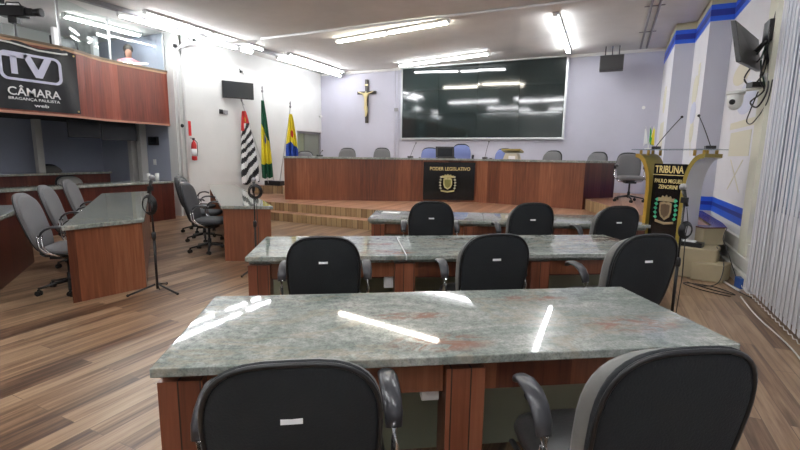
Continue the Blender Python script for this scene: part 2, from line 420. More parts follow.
for x_, z in ((1.53, .15), (1.56, .32)): w.b2(x_+.02, 1.62, 6.24, 9.26, z, z+.02)
struct(w.build('baseboard_right', mat('white_skirting', (.66, .66, .62), .5)))
struct(MB().b2(XL, XL+.015, 7.5, 9.6, 0, .1).build('baseboard_left', mat('pale_skirting', (.6, .58, .55), .5)))
# faint murals painted on the right wall
def mural(label, x, ops, m):
    g = MB()
    for op in ops: op(g)
    o = g.build('wall_mural', m); tag(o, label, 'mural', 'faint murals painted on the white wall')
MUR = mat('mural_cream', (.70, .68, .55), .7); MUB = mat('mural_pale_blue', (.60, .63, .76), .7)
def disc(x, y, z, ry, rz):
    return lambda g: g.extr([(ry*math.cos(t*PI/12), rz*math.sin(t*PI/12)) for t in range(24)], (x, y, z), (0, 1, 0), (0, 0, 1), (-.003, 0, 0))
def rect(x, y0, y1, z0, z1): return lambda g: g.b2(x-.003, x, y0, y1, z0, z1)
def bar(x, y0, z0, y1, z1, t=.03):
    return lambda g: g.extr([(y0-t, z0), (y0+t, z0), (y1+t, z1), (y1-t, z1)], (x, 0, 0), (0, 1, 0), (0, 0, 1), (-.003, 0, 0))
mural('faint cream painted figure high on the middle white wall section behind the lectern', 1.29,
      [disc(1.29, 10.1, 2.75, .30, .28), rect(1.29, 9.75, 9.95, 2.8, 3.2), disc(1.29, 10.0, 2.0, .22, .2), bar(1.29, 9.8, 1.55, 10.1, 1.95)], MUR)
mural('faint pale blue painted arch on the middle wall section behind the lectern', 1.29, [disc(1.287, 10.05, 2.35, .33, .2)], MUB)
mural('faint cream painted hopper with crossed legs on wall under the dome camera', 1.62,
      [rect(1.62, 7.25, 8.6, 1.95, 2.05), rect(1.62, 7.35, 8.5, 1.55, 1.9), bar(1.62, 7.6, 1.05, 8.3, 1.5, .025), bar(1.62, 8.3, 1.05, 7.6, 1.5, .025)], MUR)
mural('faint pale blue painted arch on the wall under the dome camera', 1.62, [disc(1.617, 7.85, 2.35, .5, .22)], MUB)
mural('faint cream painted shape on the wall under the wall television', 1.62, [disc(1.617, 8.3, 2.75, .5, .16)], MUR)
mural('faint cream painted column on the farthest white wall strip', .95, [rect(.95, 11.4, 12.2, 1.7, 2.3), disc(.95, 11.8, 2.8, .3, .3)], MUR)

# right window behind the blinds
wn = MB()
for y in (-3.5, -1.9, -.3, 1.3, 2.9, 4.5, 6.1): wn.b2(1.66, 1.72, y-.03, y+.03, .95, 3.95)
for z in (.95, 2.4, 3.9): wn.b2(1.66, 1.72, -3.5, 6.15, z, z+.05)
win = struct(wn.build('window_1', mat('blue_grey_frame', (.22, .25, .33), .5)))
MB().b2(1.685, 1.692, -3.5, 6.15, .95, 3.95).build('pane', GLASS, win)
bl = thing('vertical_blinds', 'tall white vertical slat blinds covering the window along the right wall', 'blinds', (1.45, 2, 0))
bl.location = (0, 0, 0)
s = MB(); y = 6.05
rng = random.Random(3)
while y > -3.3:
    s.box((1.47, y, 2.09), (.004, .089, 4.0), rz=R(-4+rng.uniform(-3.5, 3.5))); y -= .105
s.build('slats', BLIND, bl)
MB().b2(1.44, 1.50, -3.4, 6.12, 4.09, 4.15).build('head_rail', WMET, bl)
g = MB(); pts = []
y = 6.05
while y > -3.3:
    pts += [(1.43, y, .10), (1.425, y-.052, .085)]; y -= .105
g.sweep(pts, .004, seg=5).build('bottom_chain', WPLA, bl)
for i in range(10):
    pass
# window upstairs in the far-left wall
wn = MB()
for y in (-3.9, -1.6, .7, 3.0, 5.3): wn.b2(-12.12, -12.04, y-.03, y+.03, 3.3, 4.02)
win = struct(wn.build('window_2', GMET)); MB().b2(-12.09, -12.08, -4, 5.3, 3.3, 4.02).build('pane', mat('lit_frosted_window', (.8, .8, .8), .5, emis=(1, 1, 1), es=1.6), win)

# ------------------------------------------------------------------ balcony
PL = [(-8.93, -3.9), (-8.93, 1), (-8.93, 4.9), (-8.96, 5.1), (-9.04, 5.3), (-9.16, 5.52), (-9.24, 5.75), (-9.28, 6.0), (-9.30, 6.5), (-9.30, 7.24)]
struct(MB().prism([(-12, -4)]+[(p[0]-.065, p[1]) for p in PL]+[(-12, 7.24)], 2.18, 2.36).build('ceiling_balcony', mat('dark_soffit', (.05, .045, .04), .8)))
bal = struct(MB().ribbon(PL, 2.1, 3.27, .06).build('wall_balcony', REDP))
g = MB().ribbon([(p[0]+.03, p[1]) for p in PL], 3.27, 3.31, .16); g.build('hand_rail', mat('bronze_rail', (.16, .12, .08), .35, .3), bal)
g = MB().ribbon([(p[0]+.015, p[1]) for p in PL], 3.235, 3.27, .03); g.build('rail_moulding', mat('light_wood', (.5, .3, .18), .4), bal)
g = MB().ribbon([(p[0]+.015, p[1]) for p in PL], 2.09, 2.13, .03); g.build('bottom_moulding', mat('pink_wood', (.42, .22, .15), .4), bal)
gs = thing('glass_screen', 'frameless curved glass screen above the red balcony parapet', 'glass screen')
GP = [(p[0]-.04, p[1]) for p in PL[2:]]
MB().ribbon(GP[:6], 3.31, 4.13, .01).build('pane', GLASS, gs)
MB().ribbon([(GP[5][0], GP[5][1]+.02)]+GP[6:], 3.31, 4.13, .01).build('pane', GLASS, gs)
for i in (0, 5, 7): MB().box((GP[i][0]-.005, GP[i][1], 3.72), (.03, .03, .82)).build('post', ALU, gs)
# upstairs room contents
struct(MB().b2(-12, -11.9, 5.4, 7.3, 2.36, ZC).build('wall_upstairs', mat('upstairs_paint', (.34, .36, .34), .7)))
for y in (5.9, 6.7): 
    o = MB().b2(-11.1, -11.0, y, y+.12, 2.36, 4.1).build('partition_post', WMET); tag(o, 'white upright partition post behind the balcony glass, %s the seated person' % ('left of' if y < 6 else 'right of'), 'post', 'partition posts upstairs')
o = thing('monitor', 'dark television screen upstairs behind the balcony glass', 'television', (-11.2, 6.2, 2.361))
MB().box((0, 0, 1.29), (.05, .55, .6)).build('screen', TVS, o); MB().box((0, 0, .5), (.05, .3, 1.0)).build('stand', BLK, o)
for i, y in enumerate((6.35,)):
    o = thing('desk', 'plain white desk behind the balcony glass in front of the seated person', 'desk', (-9.85, y, 2.362))
    MB().box((0, 0, .73), (.5, 1.2, .04)).build('desktop', WPLA, o)
    for sy in (-.55, .55): MB().box((0, sy, .355), (.45, .04, .71)).build('side_panel', WPLA, o)

# ------------------------------------------------------------------ seated person upstairs
def skinned(name, verts, edges, m, parent, sub=2):
    me = bpy.data.meshes.new(name); me.from_pydata([v[:3] for v in verts], edges, []); me.materials.append(m)
    o = bpy.data.objects.new(name, me); COL.objects.link(o); o.parent = parent
    md = o.modifiers.new('skin', 'SKIN'); 
    for i, v in enumerate(verts):
        sk = me.skin_vertices[0].data[i] if me.skin_vertices else None
        if sk: sk.radius = (v[3], v[3] if len(v) < 5 else v[4])
    if not me.skin_vertices: pass
    o.modifiers.new('sub', 'SUBSURF').levels = sub; o.modifiers['sub'].render_levels = sub
    for p in me.polygons: p.use_smooth = True
    md.use_smooth_shade = True
    return o
def person(label, loc, rz):
    t = thing('person', label, 'person', loc, rz)
    bm = bmesh.new(); lay = bm.verts.layers.skin.verify()
    V = [(0, 0, .50, .15, .11), (0, .02, .68, .125, .10), (0, .0, .88, .15, .10), (0, -.01, 1.0, .13, .08), (0, 0, 1.08, .05, .05), (0, .02, 1.17, .075, .085), (0, .03, 1.25, .078, .09), (0, .02, 1.32, .05, .06),
         (.17, 0, .98, .05, .05), (.22, .02, .74, .042, .042), (.16, .24, .72, .032, .032), (.13, .32, .73, .03, .018), (.12, .39, .73, .02, .012),
         (-.17, 0, .98, .05, .05), (-.22, .02, .74, .042, .042), (-.16, .24, .72, .032, .032), (-.13, .32, .73, .03, .018), (-.12, .39, .73, .02, .012),
         (.10, .08, .48, .085, .08), (.11, .43, .48, .06, .06), (.11, .44, .08, .04, .04), (.11, .56, .04, .04, .03),
         (-.10, .08, .48, .085, .08), (-.11, .43, .48, .06, .06), (-.11, .44, .08, .04, .04), (-.11, .56, .04, .04, .03)]
    E = [(0, 1), (1, 2), (2, 3), (3, 4), (4, 5), (5, 6), (6, 7), (3, 8), (8, 9), (9, 10), (10, 11), (11, 12), (3, 13), (13, 14), (14, 15), (15, 16), (16, 17), (0, 18), (18, 19), (19, 20), (20, 21), (0, 22), (22, 23), (23, 24), (24, 25)]
    bv = []
    for i, v in enumerate(V):
        q = bm.verts.new(v[:3]); q[lay].radius = v[3:5]; q[lay].use_root = (i == 0); bv.append(q)
    for a, b in E: bm.edges.new((bv[a], bv[b]))
    me = bpy.data.meshes.new('body'); bm.to_mesh(me); bm.free(); me.materials.append(SKIN)
    o = bpy.data.objects.new('body', me); COL.objects.link(o); o.parent = t
    md = o.modifiers.new('skin', 'SKIN'); md.use_smooth_shade = True
    sb = o.modifiers.new('sub', 'SUBSURF'); sb.levels = 2; sb.render_levels = 2
    h = MB().ball((0, -.005, 1.27), .108, (.95, 1.05, 1.0)); h.ball((0, -.07, 1.16), .075, (1, .7, 1.5)); h.build('hair', HAIR, t)
    c = MB().sweep([(0, 0, .5), (0, .01, .62), (0, .01, .8), (0, 0, .95), (0, 0, 1.03), (0, 0, 1.07)], [.175, .16, .185, .215, .17, .075], [.13, .125, .13, .13, .11, .075], seg=18, up=(0, 1, 0))
    for sx in (-1, 1): c.sweep([(sx*.15, 0, 1.0), (sx*.2, .01, .88), (sx*.225, .02, .76)], [.07, .062, .055], seg=10)
    c.build('blouse', PINK, t)
    return t
person('person in a pink top with dark hair seated behind the balcony glass', (-10.15, 6.95, 2.52), -PI/2-.5)

# video camera on tripod on the balcony
v = thing('video_camera', 'black television camera on a tripod above the red balcony parapet', 'camera', (-9.5, 4.5, 2.36), R(-60))
g = MB(); g.box((0, 0, 1.48), (.17, .42, .17)); g.box((0, .26, 1.48), (.11, .14, .11)); g.box((0, -.24, 1.5), (.13, .12, .13)); g.build('camera_body', BLK, v, bevel=.01)
MB().lathe([(.05, 0), (.065, .1), (.07, .16)], (0, .30, 1.48), 16, Matrix.Rotation(-PI/2, 4, 'X')).build('lens', BLK, v)
g = MB().sweep([(0, -.12, 1.57), (0, -.1, 1.63), (0, .1, 1.63), (0, .14, 1.57)], .012); g.build('handle', BLK, v)
MB().box((.12, -.1, 1.62), (.1, .05, .08)).build('viewfinder', BLK, v)
MB().box((0, 0, 1.34), (.1, .14, .1)).build('tripod_head', BLK, v)
MB().sweep([(0, 0, 1.3), (0, 0, .7)], .022).build('column', GMET, v)
for k in range(3):
    a = 2*PI*k/3; MB().sweep([(0, 0, 1.1), (.45*math.cos(a), .45*math.sin(a), .015)], .016).build('leg', GMET, v)

# banner on the parapet
bn = thing('banner', 'black vinyl banner with silver television logo hung on the balcony parapet', 'banner')
g = MB(); cols = 24; rows = 5; vs = []; fs = []
rr = random.Random(5)
for side in (0, 1):
    for j in range(rows+1):
        for i in range(cols+1):
            y = 3.7+1.4*i/cols; z = 2.16+1.06*j/rows
            z += (-.03*math.sin(i*.55) if j == rows else 0)
            vs.append((-8.915+(.0 if side == 0 else .004)+.006*math.sin(i*.9+j), y, z))
nn = (cols+1)*(rows+1)
for j in range(rows):
    for i in range(cols):
        a = j*(cols+1)+i; fs.append((a, a+1, a+cols+2, a+cols+1)); fs.append((nn+a, nn+a+cols+1, nn+a+cols+2, nn+a+1))
g.quadfaces(vs, fs, True); g.build('sheet', VIN, bn)
X0 = -8.895
U = (0, 1, 0); V = (0, 0, 1)
lettering('CÂMARA', .77, (X0, 4.01, 2.38), U, (0, -.0, 1), PAPER, bn, height=.17, bold=.012)
lettering('BRAGANÇA PAULISTA', .75, (X0, 4.01, 2.30), U, V, PAPER, bn, height=.055, bold=.012)
lettering('web', .22, (X0, 4.36, 2.215), U, V, PAPER, bn, height=.055, bold=.012)
# TV logo: rounded frame, T, V
def rrect(y0, y1, z0, z1, r, n=6):
    P = []
    for cy, cz, a0 in ((y1-r, z1-r, 0), (y0+r, z1-r, 90), (y0+r, z0+r, 180), (y1-r, z0+r, 270)):
        for k in range(n+1): a = R(a0+90*k/n); P.append((cy+r*math.cos(a), cz+r*math.sin(a)))
    return P
g = MB(); a = rrect(3.93, 4.84, 2.62, 3.07, .11); b = rrect(3.98, 4.79, 2.66, 3.03, .08); n = len(a)
vs = [(X0, p[0], p[1]) for p in a]+[(X0, p[0], p[1]) for p in b]
g.quadfaces(vs, [(i, (i+1) % n, n+(i+1) % n, n+i) for i in range(n)])
g.extr([(3.98, 2.98), (4.30, 2.98), (4.34, 3.05), (3.98, 3.05)], (X0-.002, 0, 0), U, V, (.004, 0, 0))
g.extr([(4.09, 2.72), (4.18, 2.72), (4.18, 3.0), (4.09, 3.0)], (X0-.002, 0, 0), U, V, (.004, 0, 0))
g.extr([(4.26, 3.05), (4.37, 3.05), (4.48, 2.83), (4.59, 3.05), (4.70, 3.05), (4.53, 2.70), (4.43, 2.70)], (X0-.002, 0, 0), U, V, (.004, 0, 0))
g.build('logo', SILV, bn)
for y, z in ((5.06, 3.17), (5.06, 2.2)): MB().lathe([(.015, 0), (.015, .01)], (-8.905, y, z), 10, Matrix.Rotation(PI/2, 4, 'Y')).build('eyelet', GOLDT, bn)
MB().sweep([(-8.885, 3.75, 3.21), (-8.885, 4.1, 3.20), (-8.885, 4.5, 3.15), (-8.885, 4.85, 3.16), (-8.885, 4.95, 3.18)], .008, .016, seg=6).build('edge_highlight', WPLA, bn)  # white strip painting the highlight along the banner's upper edge

# ------------------------------------------------------------------ under the balcony: benches
def bench(name, label, x0, x1, y0, y1, h, over=.05):
    t = thing(name, label, 'counter', (0, 0, 0))
    MB().b2(x0, x1, y0, y1, h-.045, h).build('countertop', GRAN, t, bevel=.006)
    MB().b2(x1-.06-over, x1-over, y0+.02, y1-.02, 0.0, h-.045).build('front_panel', DRK, t)
    for yy in (y0+.04, (y0+y1)/2, y1-.04): MB().b2(x0+.05, x1-.07-over, yy-.02, yy+.02, 0, h-.045).build('side_panel', RED, t)
    return t
bench('press_counter', 'long granite topped dark red counter running under the balcony edge', -9.45, -8.82, -1.5, 6.92, .86)
bench('rear_counter', 'granite topped red counter at the back under the balcony, behind the longer one', -11.3, -10.7, -1.5, 6.7, 1.02)
for i, y in enumerate((2.6, 5.75)):
    o = MB().box((-11.75, y, 1.1), (.14, .13, 2.16)).build('support_column', plaster('column_paint', (.6, .59, .56), .05)); o['kind'] = 'structure'; o.name = 'trim_%d' % (8+i)
for i, x in enumerate((-10.62, -10.28)):
    struct(MB().box((x, 7.2, 1.1), (.14, .16, 2.16)).build('trim_%d' % (10+i), MATS['column_paint']))
def hung_tv(label, loc, rz, w=.62, h=.38, drop=.2, col=TVS):
    t = thing('television', label, 'television', loc, rz)
    MB().box((0, 0, -h/2-drop), (w, .06, h)).build('housing', BLK, t, bevel=.006)
    MB().box((0, -.032, -h/2-drop), (w-.04, .004, h-.04)).build('screen', col, t)
    MB().sweep([(0, .03, 0), (0, .05, -drop-.1)], .015).build('bracket', BLK, t)
    return t
hung_tv('small black television hung under the balcony in front of the far left wall', (-10.6, 6.1, 2.18), R(70), .6, .38, .02)
hung_tv('wide black television hung under the balcony nearest the blue grey side wall', (-10.4, 6.75, 2.18), R(60), .7, .42, .02)
t = thing('television', 'small dark screen on the blue grey side wall under the balcony', 'television', (-9.95, 7.27, 1.75))
MB().box((0, 0, 0), (.32, .05, .2)).build('housing', BLK, t); MB().box((0, -.028, 0), (.28, .004, .16)).build('screen', TVS, t)
t = thing('light_switch', 'white light switch on the blue grey side wall under the balcony', 'switch', (-9.98, 7.29, 1.25))
MB().box((0, 0, 0), (.09, .015, .13)).build('plate', WPLA, t); MB().box((0, -.01, 0), (.03, .01, .05)).build('rocker', WPLA, t)
for i, (x, y) in enumerate(((-9.2, 6.55), (-9.12, 6.68), (-9.22, 6.78))):
    g = MB().lathe([(.025, 0), (.034, .16), (.030, .16), (.022, .01)], (x, y, .861), 14); o = g.build('plastic_cup', WPLA)
    tag(o, 'white plastic cup on the long counter end, %s of the three' % ('leftmost', 'middle', 'rightmost')[i], 'cup', 'white cups on the counter end')

# ------------------------------------------------------------------ dais platform
DA, DB, DC = Vector((-7.25, 8.73)), Vector((-3.02, 10.75)), Vector((-.52, 10.51)); DD = Vector((.08, 11.35))
L1 = [(-9.08, 7.72), (-7.05, 7.82), (-4.2, 7.74), (-1.1, 7.6), (.1, 6.62), (1.28, 6.62), (1.28, 7.2), (1.28, 10.75), (.94, 10.79), (.94, YB-.005), (-9.085, YB-.005), (-9.085, 7.75)]
L2 = [(-9.08, 8.3), (-7.24, 8.12), (-4.4, 8.08), (-1.0, 7.9), (.15, 6.74), (1.27, 6.74), (1.27, 10.75), (.93, 10.79), (.93, YB-.01), (-9.08, YB-.01)]
L3 = [(-9.06, 9.55), (-8.34, 9.95), (-7.3, 8.85), (-3.05, 10.85), (-.5, 10.65), (.75, 7.35), (1.2, 6.96), (1.26, 7.2), (1.26, 10.74), (.92, 10.78), (.92, YB-.02), (-9.06, YB-.02)]
pf = thing('dais_platform', 'stepped wooden platform with parquet risers carrying the long curved desk', 'platform')
def level(nm, pts, z0, z1, m1, m2):
    g = MB(); g.prism(pts, z0, z1); bm = g.bm
    bm.normal_update()
    bmesh.ops.recalc_face_normals(bm, faces=bm.faces)
    for f in bm.faces: f.material_index = 1 if f.normal.z > .5 else 0
    o = g.build(nm, [m1, m2], pf)
level('lower_step', L1, 0.0, .18, TAN, TREAD)
level('middle_level', L2, .18, .37, TAN, TREAD)
level('upper_level', L3, .37, .60, TAN, TREAD)
# carpeted blocks at the right end beside the lectern
bx = thing('side_steps', 'beige carpeted step blocks beside the lectern at the right end of the platform', 'steps')
MB().prism([(.7, 6.60), (1.27, 6.60), (1.36, 6.9), (1.36, 7.2), (.7, 7.2)], .0, .375).build('lower_block', BEIGE, bx, bevel=.01)
MB().prism([(1.0, 6.50), (1.33, 6.46), (1.46, 6.74), (1.2, 6.75)], .0, .22).build('front_block', BEIGE, bx, bevel=.01)
MB().prism([(1.0, 7.2), (1.16, 6.93), (1.43, 7.12), (1.47, 7.6), (1.47, 9.2), (1.3, 9.25), (1.3, 7.2)], .37, .598).build('upper_block', BEIGE, bx, bevel=.01)
MB().prism([(.99, 7.2), (1.16, 6.92), (1.44, 7.11), (1.48, 7.6), (1.48, 9.2), (1.29, 9.25), (1.29, 7.2)], .60, .615).build('upper_tread', mat('dark_red_tread', (.12, .05, .05), .15), bx)

# dais desk
ds = thing('dais_desk', 'long curved red wood desk with granite top on the dais platform', 'desk')
def nrm(a, b): d = (b-a).normalized(); return Vector((d.y, -d.x))
def off(pts, d):
    out = []
    for i, p in enumerate(pts):
        if i == 0: n = nrm(pts[0], pts[1]); out.append(p-n*d)
        elif i == len(pts)-1: n = nrm(pts[-2], pts[-1]); out.append(p-n*d)
        else:
            n1 = nrm(pts[i-1], p); n2 = nrm(p, pts[i+1]); m = (n1+n2).normalized(); out.append(p-m*(d/m.dot(n1)))
    return out
fr = [DA, DB, DC]
def seg(nm, a, b, m):
    n = nrm(a, b); MB().prism([a, b, b-n*.04, a-n*.04], .37, 1.385).build(nm, m, ds)
seg('front_panel', DA, DB, RED); seg('front_panel', DB, DC, RED)
seg('side_panel', DC, DD, DRK)
na = nrm(DA, DB); seg('side_panel', DA-na*.7, DA-na*.02, DRK)
full = [DA, DB, DC, DD]; o1 = off(full, -.04); i1 = off(full, .72)
MB().prism(o1+i1[::-1], 1.385, 1.435).build('countertop', GRAN, ds, bevel=.006)
i2 = off(full, .36)
MB().prism(off(full, .05)+off(full, .09)[::-1], .61, 1.38).build('inner_panel', DRK, ds)
# black sign hung on its front
u = (DB-DA).normalized(); n = nrm(DA, DB); P0 = DB-u*1.28
sg = thing('dais_sign', 'glossy black sign with gold lettering and crest on the front of the dais desk', 'sign')
c1 = P0+n*.055; c2 = P0+u*1.26+n*.055
MB().prism([c1, c2, c2-n*.02, c1-n*.02], .42, 1.34).build('board', BLKP, sg)
U3 = Vector((u.x, u.y, 0)); N3 = Vector((n.x, n.y, 0))
O = Vector((P0.x, P0.y, 0))+N3*.057
lettering('PODER LEGISLATIVO', .98, O+U3*.16+Vector((0, 0, 1.14)), U3, (0, 0, 1), GOLDT, sg, height=.085, bold=.008)
def crest(O, U, W, s, parent, body, laurel, nm='crest'):
    """shield with crown and two sprigs, centred on O, facing W"""
    V = Vector((0, 0, 1)); O, U, W = Vector(O), Vector(U), Vector(W)
    sh = [(-.30, .28), (-.30, -.10), (-.22, -.32), (0, -.46), (.22, -.32), (.30, -.10), (.30, .28), (.12, .33), (0, .30), (-.12, .33)]
    g = MB().extr([(x*s, y*s) for x, y in sh], O, U, V, W*.008); o = g.build(nm, body, parent)
    g = MB().extr([(x*s*.72, (y*.72-.01)*s) for x, y in sh], O+W*.008, U, V, W*.004)
    g.extr([(-.04*s, -.35*s), (.04*s, -.35*s), (.04*s, .24*s), (-.04*s, .24*s)], O+W*.012, U, V, W*.003)
    g.extr([(-.2*s, -.04*s), (.2*s, -.04*s), (.2*s, .03*s), (-.2*s, .03*s)], O+W*.012, U, V, W*.003)
    g.build('shield_field', mat('shield_dark', (.10, .06, .03), .5) if laurel is LEAF else mat('shield_olive', (.22, .22, .06), .5), o)
    g = MB(); cr = [(-.38, .34), (-.40, .50), (-.26, .48), (-.2, .58), (-.08, .52), (0, .62), (.08, .52), (.2, .58), (.26, .48), (.40, .50), (.38, .34)]
    g.extr([(x*s, y*s) for x, y in cr], O, U, V, W*.010); g.build('crown', body, o)
    for sx in (-1, 1):
        g = MB()
        for k in range(5):
            x = sx*(.46+.03*math.sin(k)); y = -.42+k*.19
            g.extr([((x)*s, (y-.03)*s), ((x+sx*.12)*s, (y+.06)*s), ((x+sx*.02)*s, (y+.14)*s), ((x-sx*.07)*s, (y+.06)*s)], O, U, V, W*.008)
        g.build('sprig', laurel, o)
    g = MB().extr([(-.46*s, -.58*s), (0, -.66*s), (.46*s, -.58*s), (.46*s, -.48*s), (0, -.55*s), (-.46*s, -.48*s)], O, U, V, W*.012); g.build('scroll', body, o)
    return o
crest(O+U3*.60+Vector((0, 0, .84)), U3, N3, .36, sg, mat('crest_gold', (.48, .44, .2), .5), mat('crest_pale', (.5, .5, .36), .5))

# ------------------------------------------------------------------ things on the dais desk
def on_desk(nm, label, cat, x, y, rz): return thing(nm, label, cat, (x, y, 1.436), rz)
t = on_desk('laptop', 'black laptop standing open on the dais desk between the two blue chairs', 'laptop', -3.80, 10.75, R(208)); t.scale = (1.25, 1.1, 1.15)
MB().box((0, 0, .01), (.36, .24, .02)).build('keyboard_base', BLK, t); 
MB().box((0, -.14, .13), (.38, .015, .25), M=Matrix.Rotation(R(14), 4, 'X')).build('lid', BLK, t)
MB().box((0, -.128, .13), (.30, .004, .18), M=Matrix.Rotation(R(14), 4, 'X')).build('screen', TVS, t)
t = on_desk('card_holder', 'gold and white card holder box on the dais desk right of the black sign', 'box', -2.14, 10.72, R(-8)); t.scale = (1.35, 1.2, 1.45)
MB().extr([(-.14, 0), (.14, 0), (.10, .10), (-.10, .10)], (0, -.08, 0), (1, 0, 0), (0, 0, 1), (0, .16, 0)).build('holder', mat('white_gold', (.55, .5, .38), .5), t)
MB().box((0, 0, .135), (.34, .2, .03), M=Matrix.Rotation(R(-10), 4, 'X')).build('open_top', GOLD, t)
MB().box((.02, -.07, .03), (.12, .03, .05)).build('name_tag', PAPER, t)
def goose(label, x, y, tx, ty, tz, group, z0=1.436):
    t = thing('gooseneck_microphone', label, 'microphone', (x, y, z0), 0, group)
    MB().box((0, 0, .02), (.11, .13, .04)).build('base', BLK, t, bevel=.006)
    e = Vector((tx-x, ty-y, tz-z0)); m = e*.5+Vector((0, 0, .05))
    pts = [Vector((0, 0, .04))*(1-a)**2+m*2*a*(1-a)+e*a*a for a in [i/8 for i in range(9)]]
    MB().sweep(pts, .006, seg=6).build('neck', BLK, t)
    MB().ball(e, .018, seg=10).build('capsule', BLK, t); return t
goose('thin gooseneck microphone on the dais desk left of the left blue chair', -4.55, 10.25, -4.45, 10.35, 1.80, 'microphones on the dais desk')
goose('thin gooseneck microphone on the dais desk right of the right blue chair', -2.85, 10.95, -2.78, 11.0, 1.85, 'microphones on the dais desk')
goose('short gooseneck microphone at the left end of the dais desk', -6.6, 9.3, -6.55, 9.35, 1.58, 'microphones on the dais desk')

# ------------------------------------------------------------------ chairs
def backtf(zc, lean=.2, wrap=.42, yoff=0.):
    return lambda x, y, d: (x, -.20-lean*(y+.28)+wrap*x*x*.9+d+yoff+.25*(y*y)*.3, zc+y)
def make_chair(label, shellm, cushm, seatm, backh=.56, loc=(0, 0, 0), rz=0, bw=.49, group=None, top=.98, ct=.10, lean=.22):
    t = thing('office_chair', label, 'chair', loc, rz, group)
    zc = top-backh/2
    MB().pad(.50, .47, .10, lambda x, y, d: (x, y+.05, .475+d+.05*x*x-.25*max(0, y-.12)**2), n=4.5).build('seat', seatm, t)
    b = MB().pad(bw+.012, backh-.03, ct, backtf(zc-.012, lean, yoff=ct/2-.008), n=3.0, narrow=.12).build('backrest', cushm, t)
    sh = MB().pad(bw, backh, .05, backtf(zc, lean, yoff=-.012), n=3.0, narrow=.12, p=4.).build('back_shell', shellm, t)
    tf = backtf(zc, lean, yoff=-.028); ring = []
    for k in range(48):
        a = 2*PI*k/48; c, s_ = math.cos(a), math.sin(a); q = 2/3.0
        y = math.copysign(abs(s_)**q, s_)*backh/2*.975; x = math.copysign(abs(c)**q, c)*bw/2*.975*(1-.12*(.5-y/backh)); ring.append(tf(x, y, 0))
    MB().loop(ring, .007).build('piping', BLK, sh)
    P = Vector(tf(0, .115, -.0)); Mt = Matrix.Rotation(R(-11), 4, 'X')
    MB().box((P.x-.0, P.y-.008, P.z), (.055, .003, .02), M=Mt).build('sticker', PAPER, sh)
    g = MB().sweep([(0, -.02, .385), (0, -.20, .385), (0, -.235, .41), (0, -.235, .50)], .035, .012, seg=8); g.build('back_bar', BLK, t)
    MB().box((0, 0, .385), (.2, .26, .035)).build('seat_mechanism', BLK, t)
    for sx in (-1, 1):
        ch = MB()
        for off_ in (-.016, .016):
            ch.sweep([(sx*.284, -.118+off_, .655), (sx*.286, -.13+off_, .60), (sx*.286, -.12+off_, .53), (sx*.27, -.08+off_*.8, .475), (sx*.255, -.01+off_*.6, .44), (sx*.22, .04+off_*.5, .405), (sx*.1, .05, .40)], .0095, seg=8)
        a = ch.build('armrest', CHR, t)
        ch2 = MB().sweep([(sx*.262, -.09, .468), (sx*.262, .04, .455), (sx*.262, .17, .452)], .012, .008, seg=8).build('arm_rail', BLK, a)
        MB().sweep([(sx*.280, .105, .705), (sx*.280, .085, .725), (sx*.280, .04, .735), (sx*.280, -.02, .732), (sx*.282, -.07, .715), (sx*.284, -.105, .685), (sx*.284, -.12, .645)],
                   [.020, .030, .033, .033, .032, .030, .026], [.009, .013, .014, .014, .014, .013, .012], seg=12, up=(0, 0, 1)).build('arm_pad', mat('arm_plastic', (.035, .035, .04), .28), a)
    ba = MB().lathe([(.028, .08), (.028, .2), (.018, .2), (.018, .37)], (0, 0, 0), 14)
    for k in range(5):
        an = 2*PI*k/5+.3; ba.sweep([(0.02*math.cos(an), .02*math.sin(an), .115), (.14*math.cos(an), .14*math.sin(an), .10), (.29*math.cos(an), .29*math.sin(an), .075)], [.024, .021, .016], [.022, .016, .011], seg=8)
    ba = ba.build('base', BLK, t)
    for k in range(5):
        an = 2*PI*k/5+.3; c = (.285*math.cos(an), .285*math.sin(an))
        g = MB(); Mr = Matrix.Rotation(an+.6, 4, 'Z') @ Matrix.Rotation(PI/2, 4, 'Y')
        for o_ in (-.016, .016):
            g.lathe([(.028, -.008), (.028, .008)], (c[0]+o_*math.cos(an+.6), c[1]+o_*math.sin(an+.6), .028), 12, Mr)
        g.box((c[0], c[1], .05), (.02, .02, .035)); g.build('caster', RUB, ba)
    return t
def place(P, F, dist=.30):   # P = top of backrest on plan, F = facing angle from +Y, counter-clockwise
    return (P[0]-math.sin(F)*dist, P[1]+math.cos(F)*dist, 0)
BG = 'black office armchairs at the granite tables'
F1 = R(33)
c0 = make_chair('black office armchair at the left of the nearest granite table, sticker on its back', BFAB, GLEA, mat('black_leather', (.03, .03, .03), .3, bump=.1, bscale=90), loc=place((-.70, .85), F1), rz=F1, group=BG); c0.scale = (1.02, 1, 1.015)
dup(c0, place((.215, 1.29), R(36), .28), R(33), 'black office armchair with grey front turned left at the right end of the nearest table', BG, (.97, .95, 1.065))
for ch_ in [x for x in COL.objects if x.parent and x.parent.parent and x.parent.parent.name == 'office_chair.001' and x.name.startswith('sticker')]: bpy.data.objects.remove(ch_)
for lab, P, F, s in (('black office armchair on the left of the second granite table', (-1.63, 2.33), R(32), 1.025),
                     ('black office armchair in the middle of the second granite table', (-.66, 2.85), R(34), 1.04),
                     ('black office armchair on the right of the second table, beside the tall microphone stand', (.24, 3.11), R(38), 1.07),
                     ('black office armchair on the left of the third table, in front of the black sign', (-1.62, 4.2), R(24), 1.07),
                     ('black office armchair in the middle of the third granite table', (-.69, 4.63), R(30), 1.07),
                     ('black office armchair on the right of the third table, left of the lectern', (.10, 5.0), R(32), 1.05)):
    dup(c0, place(P, F, .21 if s == 1.025 else .25 if s == 1.04 else .30), F, lab, BG, (1, 1, s))
GG = 'light grey office armchairs at the left desk'
FD1 = R(-47)
